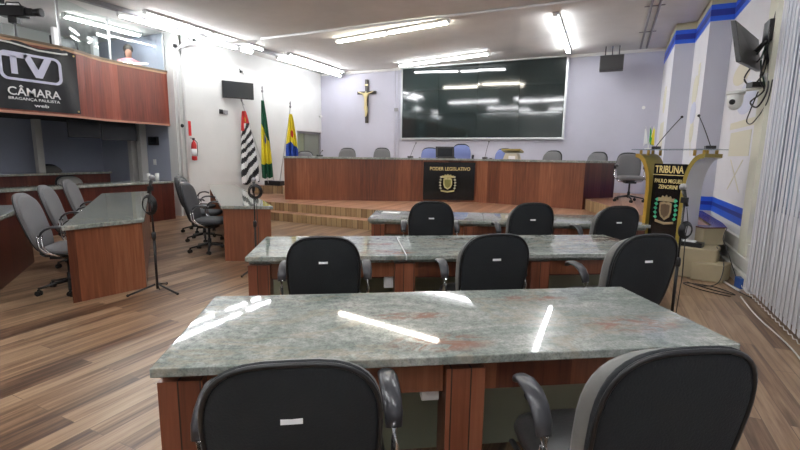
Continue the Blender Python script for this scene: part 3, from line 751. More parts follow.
g0 = make_chair('light grey office armchair nearest the camera at the left desk', LGRY, LGRY, LGRY, loc=(-5.22, 2.72, 0), rz=FD1, group=GG, backh=.62, top=1.06, ct=.05, bw=.46, lean=.28)
dup(g0, (-6.29, 3.46, 0), FD1+.05, 'light grey office armchair in the middle of the left desk', GG)
dup(g0, (-7.30, 4.27, 0), FD1, 'light grey office armchair farthest along the left desk by the counter', GG)
GD = 'dark grey office armchairs at the second left desk'
FD2 = R(-62)
h0 = make_chair('dark grey office armchair nearest the camera at the desk before the white wall', BLK, DGRY, DGRY, loc=(-5.49, 4.83, 0), rz=FD2, group=GD, backh=.62, top=1.06, ct=.05, bw=.46)
dup(h0, (-6.27, 5.42, 0), FD2+.1, 'dark grey office armchair in the middle of the desk before the white wall', GD)
dup(h0, (-7.08, 6.0, 0), FD2-.05, 'dark grey office armchair farthest along the desk, nearest the white wall', GD)
# dais chairs
GA = 'office armchairs behind the dais desk'
dg = make_chair('grey office armchair at the far left of the dais desk, before the dark doorway', BFAB, LGRY, LGRY, loc=(-7.6, 9.95, .601), rz=R(208), group=GA, backh=.6)
for lab, x, y, a, s in (('grey office armchair behind the dais desk, second from the left', -6.55, 10.45, 205, 1.10),
                        ('grey office armchair behind the dais desk, under the crucifix, third from the left', -5.70, 10.9, 205, 1.12),
                        ('grey office armchair behind the dais desk, nearest the right end of the video wall', -1.42, 11.5, 165, 1.09),
                        ('grey office armchair behind the right end of the dais desk', -.42, 11.75, 160, 1.07),
                        ('grey office armchair between the dais desk end and the lectern', .36, 10.45, 190, 1.04)):
    dup(dg, (x, y, .601), R(a), lab, GA, (1, 1, s))
GB = 'blue chairs behind the dais desk'
db = make_chair('blue office chair behind the dais desk, left of the black laptop', BFAB, BLUF, BLUF, loc=(-4.38, 11.2, .601), rz=R(205), group=GB, backh=.6); db.scale = (1.05, 1, 1.14)
dup(db, (-3.62, 11.5, .601), R(200), 'tall blue office chair behind the dais desk, right of the black laptop', GB, (1.05, 1, 1.25))
dup(db, (-2.62, 11.75, .601), R(178), 'blue office chair behind the gold card holder on the dais desk', GB, (1, 1, 1.14))
# chairs behind the counters on the far left (seen as dark back tops)
GK = 'black chairs behind the counters under the balcony'
for lab, x, y, z in (('black chair top rising above the rear counter under the balcony', -11.55, 6.0, 1.2), ('black chair between the two counters at the left edge', -10.1, 3.7, 1.0), ('black chair between the two counters near the middle', -10.1, 5.6, 1.0)):
    dup(c0, (x, y, 0), R(-85), lab, GK, (1.1, 1.1, z))

# ------------------------------------------------------------------ granite tables (three rows)
def table(label, fl, ang, W, D, pillars, group='granite topped tables in the middle rows', seam=None):
    t = thing('meeting_table', label, 'table', (fl[0], fl[1], 0), R(ang), group)
    if seam:
        MB().b2(0, seam-.004, 0, D, .745, .78).build('tabletop', GRAN, t, bevel=.005); MB().b2(seam+.004, W, 0, D, .745, .78).build('tabletop', GRAN, t, bevel=.005)
        MB().b2(seam-.004, seam+.004, 0.003, D-.003, .742, .7805).build('joint_strip', mat('pale_joint', (.5, .5, .48), .3), t)
    else: MB().b2(0, W, 0, D, .745, .78).build('tabletop', GRAN, t, bevel=.005)
    MB().b2(.012, W-.012, .07, D-.03, .712, .745).build('under_edge', GRAN, t)
    for x in pillars: MB().b2(x, x+.15, .035, .17, 0, .711).build('pillar', PLK, t)
    xs = list(pillars)
    for a, b in zip(xs[:-1], xs[1:]):
        MB().b2(a+.152, b-.002, .08, .12, .60, .711).build('apron', RED, t)
        MB().b2(a+.152, b-.002, .12, D-.24, .58, .60).build('shelf', DRK, t)
    MB().b2(.06, W-.06, D-.20, D-.17, 0, .711).build('modesty_panel', GREEN, t)
    return t
TB1 = table('nearest granite table with two lamp reflections and reddish patches on its top', (-1.35, .91), 32.3, 2.21, .78, (.008, 1.03, 2.05))
TB2 = table('second granite table, with a pale joint across its top', (-2.27, 2.29), 31.4, 3.12, .80, (.01, 1.06, 2.1, 2.96), seam=1.14)
TB3 = table('third granite table, in front of the dais platform', (-2.47, 4.39), 21.3, 3.12, .78, (.04, 1.1, 2.1, 2.93))
def outlet(label, par, x, y, z):
    o = thing('outlet_box', label, 'outlet', (0, 0, 0), 0, 'white outlet boxes under the tables')
    o.location = par.location; o.rotation_euler = par.rotation_euler
    MB().box((x, y, z), (.07, .045, .11)).build('box', WPLA, o, bevel=.004); MB().box((x, y-.025, z), (.035, .006, .05)).build('socket', PAPER, o)
outlet('white outlet box under the nearest table beside its middle pillar', TB1, .985, .13, .60)
outlet('white outlet box under the second table left of its middle pillar', TB2, 1.02, .13, .56)
outlet('white outlet box under the second table right of its middle pillar', TB2, 1.9, .50, .42)
o = MB().box((-2.45, 4.95, .787), (.22, .13, .01), rz=R(15)).build('paper_pad', PAPER); tag(o, 'white paper pad lying at the left end of the third table', 'paper')
# cables under the tables
def cable(label, pts, r=.005, m=None, grp=None):
    P = [Vector(p) for p in pts]; out = []
    for i in range(len(P)-1):
        p0, p1, p2, p3 = P[max(i-1, 0)], P[i], P[i+1], P[min(i+2, len(P)-1)]
        for k in range(8):
            a = k/8; out.append(.5*((2*p1)+(p2-p0)*a+(2*p0-5*p1+4*p2-p3)*a*a+(-p0+3*p1-3*p2+p3)*a**3))
    out.append(P[-1]); o = MB().sweep(out, r, seg=6).build('cable', m or BLK); tag(o, label, 'cable', grp); return o
cable('thin black cable hanging against the panel under the nearest table', [(-.22, 1.98, .60), (-.20, 1.98, .5), (-.28, 1.97, .42), (-.2, 2.0, .3), (-.24, 1.98, .1), (-.3, 1.95, .006)], .004)
cable('black looped cable under the second table', [(-1.05, 3.45, .57), (-1.0, 3.44, .45), (-1.1, 3.42, .38), (-1.02, 3.44, .3), (-.95, 3.47, .4), (-.93, 3.48, .56)], .005)

# ------------------------------------------------------------------ side desks on the left
def side_desk(label, near, far, h=.78, end=RED, grp=None):
    """near/far = (left, right) plan points of the near and the far end"""
    a, b = map(Vector, near); c, d_ = map(Vector, far)     # a-left b-right near; c-left d-right far
    t = thing('side_desk', label, 'desk', (0, 0, 0), 0, grp)
    MB().prism([a, b, d_, c], h-.045, h).build('desktop', GRAN, t, bevel=.006)
    e = (b-a).normalized(); l = (c-a).normalized(); r = (d_-b).normalized()
    A, B = a+e*.03+l*.03, b-e*.03+r*.03
    MB().prism([A, B, B+r*.05, A+l*.05], 0, h-.045).build('end_panel', end, t)
    n = Vector((-e.y, e.x))
    D2 = d_-e*.03
    MB().prism([B+r*.051, D2, D2-e*.04, B+r*.051-e*.04], 0, h-.045).build('front_panel', end, t)
    C2 = c+e*.03
    MB().prism([C2, D2-e*.041, D2-e*.041-r*.04, C2-l*.04], 0, h-.045).build('end_panel', end, t)
    w_ = (B-A).length
    MB().prism([A+l*.051+e*.001, B+r*.051-e*.041, B+r*.6-e*.041, A+l*.6+e*.3], .5, .52).build('shelf', DRK, t)
    return t
side_desk('long granite topped red desk on the left with light grey chairs along it', ((-4.71, 2.42), (-4.56, 3.16)), ((-7.85, 4.70), (-7.68, 5.46)), grp='red side desks')
side_desk('granite topped red desk standing before the white wall with dark grey chairs', ((-4.79, 4.43), (-4.18, 4.78)), ((-8.3, 7.35), (-7.75, 7.62)), grp='red side desks')
# desk cut by the left edge, seen from behind
t = thing('side_desk', 'red desk cut off by the left edge of the photo with granite top', 'desk', (0, 0, 0), 0, 'red side desks')
p, q = Vector((-5.35, 1.98)), Vector((-6.98, 3.22)); dv = (q-p).normalized(); nv = Vector((-dv.y, dv.x))
MB().prism([p, q, q+nv*.05, p+nv*.05], 0, .735).build('front_panel', DRK, t)
MB().prism([q, q+nv*.72, q+nv*.72-dv*.05, q-dv*.05], 0, .734).build('end_panel', DRK, t)
MB().prism([p-dv*.02-nv*.03, q+dv*.03-nv*.03, q+dv*.03+nv*.75, p-dv*.02+nv*.75], .735, .78).build('desktop', GRAN, t, bevel=.006)
MB().prism([p, p+nv*.72, p+nv*.72+dv*.05, p+dv*.05], 0, .734).build('end_panel', DRK, t)

# ------------------------------------------------------------------ microphone stands
def mic_stand(label, loc, rz, h, group='black microphone stands', hank=.95, hr=.085, hoff=0.):
    t = thing('microphone_stand', label, 'microphone stand', loc, rz, group)
    for k in range(3):
        a = 2*PI*k/3; l = MB().sweep([(.02*math.cos(a), .02*math.sin(a), .09), (.12*math.cos(a), .12*math.sin(a), .06), (.28*math.cos(a), .28*math.sin(a), .015)], .011, seg=8).build('leg', BLK, t)
        MB().ball((.28*math.cos(a), .28*math.sin(a), .015), .015, seg=8).build('rubber_foot', RUB, l)
    MB().sweep([(0, 0, .04), (0, 0, .62)], .013, seg=10).build('lower_tube', BLK, t)
    MB().sweep([(0, 0, .6), (0, 0, h-.12)], .009, seg=10).build('upper_tube', BLK, t)
    MB().lathe([(.02, .58), (.024, .60), (.024, .64), (.018, .66)], (0, 0, 0), 12).build('clutch', BLK, t)
    g = MB(); g.box((0, 0, h-.11), (.03, .05, .05)); g.build('clip', BLK, t)
    m = MB().sweep([(0, -.03, h-.16), (0, .0, h-.08), (0, .02, h-.03)], [.012, .014, .019], seg=12).build('microphone', BLK, t)
    MB().ball((0, .028, h), .03, seg=14).build('grille', mat('grille_grey', (.35, .35, .36), .35, .6), m)
    g = MB()
    for k in range(5):
        rr_ = hr-.006*k; g.loop([(rr_*math.cos(2*PI*i/20)+hoff, -.02-.006*k, hank+rr_*1.05*math.sin(2*PI*i/20)) for i in range(20)], .006)
    g.sweep([(hoff, -.03, hank-hr), (.0, -.03, hank), (hoff, -.03, hank+hr)], .008, seg=6)
    g.build('cable_hank', BLK, t)
    MB().sweep([(0, -.03, h-.17), (.03, -.03, h-.3), (.03, -.02, .85), (.045, -.02, .5), (.02, -.02, .12), (.03, 0, .03)], .004, seg=6).build('lead', BLK, t)
    return t
ms = mic_stand('black microphone stand with coiled cable beside the end of the left desk', (-4.33, 3.09, 0), R(5), 1.23, hank=.95, hr=.10)
mic_stand('black microphone stand with coiled cable before the desk by the white wall', (-3.99, 4.22, 0), R(35), 1.17, hank=1.03, hr=.085, hoff=.02)
mic_stand('tall black microphone stand with hanging cable in front of the lectern', (.58, 4.43, 0), R(40), 1.265, hank=.9, hr=.07, hoff=.02)

# ------------------------------------------------------------------ lectern
LX, LY, LR = .78, 7.14, R(-42)
lc = thing('lectern', 'olive gold lectern with flared sides, black lettered panel and glass top', 'lectern', (LX, LY, .371), LR); lc.scale = (.92, 1, 1)
def flare(sx):
    prof = []
    for k in range(13):
        a = k/12*PI/2
        prof.append((.31+.21*(1-math.cos(a)), .70+.44*math.sin(a)))
    out = [(.31, 0)]+prof+[(.54, 1.15)]; inn = [(x-.0, z) for x, z in out]
    th = .055; inner = [(.31-th, 0)]+[(.31-th+(.21+th*.6)*(1-math.cos(k/12*PI/2)), .70+(.44+th)*math.sin(k/12*PI/2)) for k in range(13)]+[(.54, 1.15+th*.85)]
    poly = out+inner[::-1]
    return [(sx*x, z) for x, z in poly], [(sx*x, z) for x, z in out], [(sx*x, z) for x, z in inner]
for sx in (-1, 1):
    poly, out, inner = flare(sx); n = len(out)
    g = MB(); Y0, Y1 = -.17, .17
    vs = [(x, Y0, z) for x, z in out]+[(x, Y0, z) for x, z in inner]+[(x, Y1, z) for x, z in out]+[(x, Y1, z) for x, z in inner]
    fs = []; 
    for i in range(n-1):
        fs += [(i, i+1, n+i+1, n+i), (2*n+i, 3*n+i, 3*n+i+1, 2*n+i+1), (i, 2*n+i, 2*n+i+1, i+1), (n+i, n+i+1, 3*n+i+1, 3*n+i)]
    fs += [(0, n, 3*n, 2*n), (n-1, 3*n-1, 4*n-1, 2*n-1)]
    g.quadfaces(vs, fs)
    bm = g.bm; bm.faces.ensure_lookup_table()
    for i in range(n-1):
        bm.faces[4*i].material_index = 1; bm.faces[4*i+1].material_index = 1; bm.faces[4*i+2].material_index = 2 if sx > 0 else 0
    g.build('side_panel', [GOLD, GOLDE if sx < 0 else GOLD, LAMW], lc)
MB().b2(-.254, .254, -.10, -.07, .02, 1.06).build('front_board', BLKP, lc)
MB().b2(-.254, .254, -.115, -.10, .905, .915).build('divider_line', GOLDT, lc)
MB().b2(-.254, .254, -.06, .15, .5, .52).build('inner_shelf', GOLD, lc)
MB().b2(-.254, .254, -.06, .06, .0, .06).build('plinth', GOLD, lc)
MB().b2(-.57, .57, -.23, .23, 1.245, 1.257).build('glass_top', FRST, lc)
for x in (-.49, -.36, .36, .49):
    for y in (-.12, .12): MB().lathe([(.02, 1.17), (.02, 1.244)], (x, y, 0), 10).build('stub', GOLDE, lc)
lettering('TRIBUNA', .45, (-.23, -.101, .935), (1, 0, 0), (0, 0, 1), GOLDT, lc, height=.10, bold=.015)
lettering('PAULO MIGUEL', .44, (-.22, -.101, .80), (1, 0, 0), (0, 0, 1), GOLDT, lc, height=.055, bold=.012)
lettering('ZENORINI', .30, (-.15, -.101, .72), (1, 0, 0), (0, 0, 1), GOLDT, lc, height=.055, bold=.012)
crest((0, -.101, .44), (1, 0, 0), (0, -1, 0), .32, lc, TANS, LEAF)
def lw(x, y, z):
    return Vector((LX+x*math.cos(LR)-y*math.sin(LR), LY+x*math.sin(LR)+y*math.cos(LR), .371+z))
b1 = lw(-.30, -.02, 1.258); b2_ = lw(.47, -.05, 1.258)
goose('gooseneck microphone on the left of the lectern glass, leaning right', b1.x, b1.y, .79, 7.08, 2.05, 'lectern microphones', b1.z)
goose('gooseneck microphone on the right of the lectern glass, leaning left', b2_.x, b2_.y, .94, 6.80, 2.04, 'lectern microphones', b2_.z)
fl = thing('table_flags', 'trio of small table flags on a stand on the lectern glass', 'flags', tuple(lw(-.44, .0, 1.258)), LR)
MB().lathe([(.05, 0), (.05, .012), (.012, .02)], (0, 0, 0), 14).build('base', WPLA, fl)
for k, (m, dx) in enumerate(((FW, -.07), (mat('bright_green_cloth', (.03, .35, .08), .7), 0), (FY, .06))):
    pole = MB().sweep([(0, 0, .01), (dx, 0, .33)], .003, seg=6).build('pole', WPLA, fl)
    vs = []; cols = 6; rows = 8
    for j in range(rows+1):
        z = .31-.22*j/rows
        for i in range(cols+1):
            a = i/cols; vs.append((dx*(z/.33)+a*(.02+.05*j/rows)*(1 if dx >= 0 else -1), .012*math.sin(a*9), z-.04*a))
    g = MB(); g.quadfaces(vs, [(j*(cols+1)+i, j*(cols+1)+i+1, (j+1)*(cols+1)+i+1, (j+1)*(cols+1)+i) for j in range(rows) for i in range(cols)], True)
    o = g.build('pennant', m, pole); sd = o.modifiers.new('th', 'SOLIDIFY'); sd.thickness = .002

# ------------------------------------------------------------------ items on the side steps / right wall
t = thing('router', 'black box with white cover lying on the beige step beside the lectern', 'box', (1.02, 6.80, .376), R(-20))
MB().box((0, 0, .03), (.26, .16, .06)).build('housing', BLK, t, bevel=.005); MB().box((-.02, 0, .066), (.14, .12, .01)).build('cover', PAPER, t)
cable('black cable trailing from the beige steps over the floor', [(1.3, 6.82, .39), (1.33, 6.5, .25), (1.28, 6.38, .03), (1.1, 6.2, .006), (.95, 6.32, .006), (1.15, 6.08, .006), (1.36, 5.95, .006), (1.2, 6.22, .006), (.9, 6.25, .006), (1.05, 6.0, .006), (1.3, 5.85, .006)], .006)
cable('black cable looping down the beige steps from the upper block', [(1.42, 7.0, .62), (1.36, 6.84, .5), (1.4, 6.75, .38), (1.45, 6.66, .2), (1.5, 6.5, .006), (1.42, 6.2, .006), (1.5, 5.9, .006)], .006)
o = MB().box((1.50, 6.36, .06), (.09, .14, .12), rz=.2).build('blue_box', BLUEP); tag(o, 'small blue box on the floor beside the start of the blinds', 'box')
o = MB().sweep([(1.36, 6.52, .015), (1.40, 6.25, .02), (1.43, 6.12, .02)], .014, .010, seg=8).build('power_strip', WPLA); tag(o, 'white cable lead lying on the floor beside the blue box', 'cable')
cable('pale cable running along the floor under the blinds', [(1.40, 5.9, .008), (1.38, 5.2, .008), (1.42, 4.4, .008), (1.37, 3.6, .008), (1.40, 2.8, .008), (1.39, 1.8, .008)], .007, WPLA)

# wall television on bracket (right)
tv = thing('wall_television', 'tilted flat television on a swing bracket high on the right wall', 'television')
Pn = [(1.085, 6.13, 2.985), (1.515, 7.10, 2.965), (1.565, 7.06, 2.575), (1.17, 6.09, 2.54)]
Po = [(1.28, 7.72, 3.24), (1.56, 7.02, 2.94), (1.58, 6.98, 2.50), (1.32, 7.66, 2.66)]
c = Vector((1.68-.24, 8.50-.62, 3.02)); c = Vector((1.58, 7.75, 3.0)); Mt = Matrix.Rotation(R(61), 4, 'Z') @ Matrix.Rotation(R(-10), 4, 'X')
g = MB(); Pq = [Vector(p)+Vector((-.045, .02, .006)) for p in Pn]; g.quadfaces(Pn+Pq, [(0, 1, 2, 3), (4, 7, 6, 5), (0, 4, 5, 1), (1, 5, 6, 2), (2, 6, 7, 3), (3, 7, 4, 0)]); g.build('housing', BLK, tv, bevel=.006)
cc = sum(map(Vector, Pn), Vector())/4; g = MB(); Ps = [cc+(Vector(p)-cc)*.93+Vector((-.047, .021, .006)) for p in Pn]; Pt = [p+Vector((-.004, .002, 0)) for p in Ps]; g.quadfaces(Ps+Pt, [(0, 1, 2, 3), (4, 7, 6, 5), (0, 4, 5, 1), (1, 5, 6, 2), (2, 6, 7, 3), (3, 7, 4, 0)]); g.build('screen', TVS, tv)
MB().sweep([(1.42, 6.75, 2.76), (1.52, 6.72, 2.88), (1.61, 6.72, 2.95)], .025, seg=8).build('bracket', BLK, tv)
MB().box((1.55, 6.78, 2.98), (.1, .22, .24)).build('power_box', BLK, tv, bevel=.01)
k = cable('tangle of black and green cables hanging from the wall television', [(1.55, 6.78, 2.88), (1.5, 6.85, 2.7), (1.45, 7.0, 2.62), (1.42, 7.1, 2.5), (1.48, 6.95, 2.4), (1.55, 6.8, 2.55), (1.52, 6.7, 2.7), (1.5, 6.75, 2.45), (1.53, 6.65, 2.3), (1.47, 6.9, 2.2), (1.5, 6.7, 2.12), (1.55, 6.6, 2.3), (1.55, 6.7, 2.6), (1.5, 6.62, 2.8), (1.56, 6.7, 3.2), (1.58, 6.6, 3.6), (1.58, 6.55, 4.1)], .010)
cable('black cable drooping from the dome camera bracket', [(1.50, 6.75, 2.3), (1.48, 6.9, 2.1), (1.50, 7.1, 1.98), (1.52, 6.9, 1.95), (1.56, 6.6, 2.15), (1.56, 6.5, 2.4)], .007)
cable('second black cable bunch under the wall television', [(1.45, 7.2, 2.75), (1.46, 7.0, 2.72), (1.52, 6.8, 2.85), (1.48, 6.72, 2.65), (1.54, 6.85, 2.5), (1.5, 6.6, 2.42), (1.56, 6.75, 2.33)], .010, mat('dark_green_cable', (.01, .04, .025), .5))
dm = thing('dome_camera', 'white security dome camera on an arm below the wall television', 'security camera')
MB().lathe([(.10, 0), (.10, -.03), (.085, -.04)], (1.33, 7.0, 2.34), 20).build('cap', WPLA, dm)
MB().lathe([(.085, 0), (.085, -.09), (.07, -.14), (.04, -.175), (.01, -.185)], (1.33, 7.0, 2.30), 20).build('dome', WPLA, dm)
MB().ball((1.295, 6.94, 2.21), .036).build('lens', BLK, dm)
MB().sweep([(1.33, 7.0, 2.345), (1.45, 6.95, 2.355), (1.62, 6.88, 2.36)], .03, .02, seg=8).build('arm', WPLA, dm)
MB().box((1.50, 6.78, 2.38), (.2, .12, .06), rz=.3).build('junction_box', BLK, dm)
MB().box((1.57, 6.72, 2.45), (.07, .09, .10)).build('wall_plate', ALU, dm)
MB().box((1.57, 6.55, 1.6), (.05, .05, 2.0)).build('conduit', CREAM, dm) if False else None

# ------------------------------------------------------------------ back wall
vw = thing('video_wall', 'large black glossy video wall in an aluminium frame on the back wall', 'video wall')
vx0, vx1, vz0, vz1 = -6.02, -1.28, 2.03, 4.10
g = MB(); y0, y1 = YB-.10, YB-.002
g.b2(vx0, vx1, y0, y1, vz0-.05, vz0); g.b2(vx0-.05, vx0, y0, y1, vz0-.05, vz1); g.b2(vx1, vx1+.05, y0, y1, vz0-.05, vz1); g.b2(vx0-.05, vx1+.05, y0, y1, vz1, vz1+.02)
g.build('frame', ALU, vw)
MB().b2(vx0, vx1, YB-.05, YB-.01, vz0, vz1).build('backing', BLK, vw)
rg = random.Random(11); pw = (vx1-vx0)/4; ph = (vz1-vz0)/3
for i in range(4):
    for j in range(3):
        Mt = Matrix.Rotation(R(rg.uniform(-.35, .35)), 4, 'X') @ Matrix.Rotation(R(rg.uniform(-.3, .3)), 4, 'Z')
        MB().box((vx0+pw*(i+.5), YB-.068, vz0+ph*(j+.5)), (pw-.006, .02, ph-.006), M=Mt).build('panel', SCR, vw)
cr = thing('crucifix', 'dark wooden crucifix with ivory figure on the back wall left of the video wall', 'crucifix')
MB().box((-7.31, YB-.03, 3.19), (.10, .04, 1.36)).build('upright', mat('dark_oak', (.03, .02, .015), .5), cr)
MB().box((-7.31, YB-.03, 3.46), (.68, .039, .09)).build('crossbar', MATS['dark_oak'], cr)
MB().box((-7.31, YB-.055, 3.70), (.12, .01, .05)).build('title_plate', IVORY, cr)
bmf = bmesh.new(); lay = bmf.verts.layers.skin.verify(); yy = YB-.10
V = [(0, 3.14, .055), (0, 3.28, .05), (0, 3.38, .06), (0, 3.43, .03), (.01, 3.50, .042), (-.13, 3.44, .024), (-.28, 3.49, .018), (.13, 3.44, .024), (.28, 3.49, .018), (.03, 3.0, .045), (.04, 2.86, .035), (.0, 2.72, .025), (-.03, 3.0, .042), (.0, 2.86, .033), (-.01, 2.70, .024)]
bv = []
for i, (x, z, r_) in enumerate(V):
    q = bmf.verts.new((-7.31+x, yy, z)); q[lay].radius = (r_, r_); q[lay].use_root = i == 0; bv.append(q)
for a, b in ((0, 1), (1, 2), (2, 3), (3, 4), (2, 5), (5, 6), (2, 7), (7, 8), (0, 9), (9, 10), (10, 11), (0, 12), (12, 13), (13, 14)): bmf.edges.new((bv[a], bv[b]))
me = bpy.data.meshes.new('figure'); bmf.to_mesh(me); bmf.free(); me.materials.append(IVORY)
o = bpy.data.objects.new('figure', me); COL.objects.link(o); o.parent = cr; o.modifiers.new('skin', 'SKIN').use_smooth_shade = True; o.modifiers.new('sub', 'SUBSURF').render_levels = 1
g = thing('conduit', 'pair of thin vertical conduits with a small switch left of the video wall', 'conduit')
for x in (-6.30, -6.18): MB().sweep([(x, YB-.02, .61), (x, YB-.02, 4.1)], .014, seg=8).build('pipe', mat('lilac_pipe', (.55, .55, .62), .5), g)
MB().box((-6.25, YB-.03, 2.9), (.13, .03, .1)).build('switch', GMET, g)
sp = thing('loudspeaker', 'black box loudspeaker hung from the ceiling right of the video wall', 'loudspeaker', (-.20, 12.3, ZC+.0))
MB().box((0, 0, -.40), (.52, .3, .34)).build('cabinet', mat('speaker_grey', (.05, .05, .052), .6), sp, bevel=.01)
MB().box((0, -.155, -.40), (.48, .012, .30)).build('grille', mat('speaker_mesh', (.035, .035, .035), .8), sp)
for x in (-.15, 0, .15): MB().sweep([(x, 0, 0), (x, 0, -.23)], .012, seg=6).build('hanger', BLK, sp)
o = MB().sweep([(.60, YB-.0, 2.75), (.60, YB-.06, 2.75)], .04, seg=12, up=(0, 0, 1)).build('motion_sensor', WPLA); tag(o, 'tiny white sensor on the right end of the back wall', 'sensor')
o = MB().sweep([(XL+.02, 12.85, 2.75), (XL+.1, 12.80, 2.75)], .04, seg=12).build('motion_sensor', WPLA); tag(o, 'tiny white sensor in the left corner above the doorway', 'sensor')

# ------------------------------------------------------------------ left wall fixtures
t = thing('wall_television', 'small dark flat television on the white left wall above the flags', 'television', (XL+.22, 8.97, 3.09), R(62)); t.scale = (.80, 1, .84)
MB().box((0, 0, 0), (.98, .06, .50)).build('housing', BLK, t, bevel=.005); MB().box((0, -.032, .01), (.93, .004, .45)).build('screen', mat('grey_tv_glass', (.02, .024, .027), .3), t)
MB().box((0, .055, 0), (.3, .06, .2)).build('bracket', BLK, t); MB().sweep([(.1, .02, -.24), (.16, .03, -.40), (.2, .04, -.42)], .01, seg=6).build('lead', GMET, t)
ex = thing('fire_extinguisher', 'red fire extinguisher mounted on the white wall', 'fire extinguisher', (XL+.08, 7.63, 1.30)); ex.scale = (.75, .75, .86)
MB().lathe([(.01, 0), (.075, .01), (.08, .04), (.08, .42), (.06, .49), (.025, .53), (.025, .56)], (0, 0, 0), 20).build('cylinder', REDM, ex)
MB().lathe([(.0815, .12), (.0815, .32)], (0, 0, 0), 20).build('paper_label', PAPER, ex)
g = MB(); g.box((0, 0, .58), (.05, .05, .05)); g.box((0.02, -.05, .61), (.03, .14, .015)); g.build('valve', BLK, ex)
MB().sweep([(0, .03, .57), (.03, .10, .50), (.03, .11, .25), (.02, .09, .12)], .012, seg=8).build('hose', BLK, ex)
MB().box((-.09, 0, .3), (.02, .06, .2)).build('bracket', GMET, ex)
o = MB().b2(XL+.001, XL+.01, 7.57, 7.64, 1.88, 2.22).build('wall_sign', REDM); tag(o, 'small red sign above the fire extinguisher', 'sign')
o = MB().b2(XL+.001, XL+.03, 8.52, 8.62, 2.47, 2.58).build('wall_socket', BLK); tag(o, 'small black wall box left of the pair under the television', 'socket', 'small black wall boxes')
o = MB().b2(XL+.001, XL+.03, 8.66, 8.78, 2.47, 2.57).build('wall_socket', GMET); tag(o, 'small grey wall box right of the pair under the television', 'socket', 'small black wall boxes')
t = thing('wall_hook', 'small black fitting on the white wall above the television', 'fitting', (XL, 9.3, 3.62))
MB().box((.03, 0, 0), (.06, .05, .05)).build('body', BLK, t); MB().sweep([(.03, -.08, .06), (.05, 0, 0), (.03, .08, -.05)], .008, seg=6).build('wing', BLK, t)
for i, (y, lab) in enumerate(((7.32, 'left'), (7.46, 'right'))):
    g = MB().sweep([(XL+.03, y, .01), (XL+.03, y, 3.6), (XL+.05, y+.02, 3.78), (XL+.14, y+.1, 3.88), (XL+.4, y+.3, 3.92)], .028, seg=10)
    o = g.build('drain_pipe', WMET); tag(o, '%s of two white vertical pipes bending towards the ceiling beside the balcony' % lab, 'pipe', 'white pipes beside the balcony')
o = MB().ball((XL+.05, 7.36, 2.10), .045).build('door_buzzer', BLK); tag(o, 'small round black fitting on the white pipe left of the red sign', 'fitting')
o = MB().box((XL+.02, 7.33, 3.85), (.04, .07, .07)).build('corner_sensor', BLK); tag(o, 'small black square sensor on the white column at the balcony end', 'sensor')
t = thing('support_beam', 'grey tapered metal arm reaching from the pipes under the ceiling', 'bracket')
MB().extr([(0, 0), (1.5, .16), (1.5, .22), (.1, .07)], (-8.75, 7.35, 3.84), (.75, .66, 0), (0, 0, 1), (.04, -.04, 0)).build('arm', WMET, t)
MB().sweep([(-8.7, 7.4, 3.88), (-8.7, 7.4, 4.15)], .012, seg=6).build('hanger', GMET, t)
MB().box((-8.72, 7.55, 4.02), (.05, .05, .14)).build('clamp', BLK, t)

# ------------------------------------------------------------------ flags
fs_ = thing('flag_stand', 'black flag stand on the dais platform near the white wall', 'stand', (-8.60, 9.92, .602))
MB().b2(-.28, .28, -.10, .10, 0, .13).build('block', BLK, fs_, bevel=.01)

def flag(label, base, tip, a, b, wt, wb, fn, mats, phase=0., lean=0.):
    """a: top middle of the cloth, b: bottom middle; wt/wb widths"""
    t = thing('flag', label, 'flag', base, 0, 'flags standing by the white wall')
    B = Vector(base); e = Vector(tip)-B; a = Vector(a)-B; b = Vector(b)-B
    MB().sweep([Vector((0, 0, 0)), e], .014, seg=8).build('pole', mat('pole_metal', (.5, .5, .5), .4, .3), t)
    MB().lathe([(.016, 0), (.03, .04), (.012, .08), (.022, .12), (.002, .2)], e, 10).build('finial', GMET, t)
    rows, cols = 60, 48; g = MB(); D = Vector((.9, .44, 0)); Nn = Vector((-.44, .9, 0)); bv = []
    for j in range(rows+1):
        v = j/rows; c = a.lerp(b, v); w_ = wt+(wb-wt)*min(1, v*1.25)**.8
        for i in range(cols+1):
            u = i/cols; amp = .02+.05*v
            p = c+D*((u-.5)*w_+.018*math.sin(u*19+v*3+phase)*v)+Nn*(amp*math.sin(u*15+phase+1.5*v))+Vector((0, 0, .10*(u-.5)*(-1 if lean < 0 else 1)*v*abs(lean)+.02*math.sin(u*15+phase)*v))
            bv.append(g.bm.verts.new(p))
    for j in range(rows):
        for i in range(cols):
            f = g.bm.faces.new([bv[j*(cols+1)+i], bv[j*(cols+1)+i+1], bv[(j+1)*(cols+1)+i+1], bv[(j+1)*(cols+1)+i]])
            f.smooth = True; f.material_index = fn((i+.5)/cols, (j+.5)/rows)
    o = g.build('cloth', mats, t); sd = o.modifiers.new('thickness', 'SOLIDIFY'); sd.thickness = .003
    return t
def pat_striped(u, v):
    if v < .17: return 3 if (u-.6)**2*.3+(v-.12)**2 < .0012 else 2
    if v < .26 and u < .35: return 2
    return int(v*14+u*3.0-.5*math.sin(v*7)+20) % 2
def pat_green(u, v):
    if v < .28: return 0
    if (u-.5)**2*.35+(v-.5)**2 < .0035: return 2
    edge = .12+.72*min(1, (v-.28)*4)
    if u < edge-.25*math.sin(v*6)*(v > .5) and v < .82: return 1
    return 0
def pat_city(u, v):
    if v > .70-.08*math.sin(u*5): return 1
    if (u-.55)**2*.3+(v-.45)**2 < .006: return 2
    return 0
flag('black and white striped flag with red corner, leftmost of the three flags', (-8.72, 9.85, .60), (-9.0, 9.2, 2.84), (-8.98, 9.24, 2.60), (-8.80, 9.22, .68), .10, .52, pat_striped, [FK, FW, FR, FY], .4, .8)
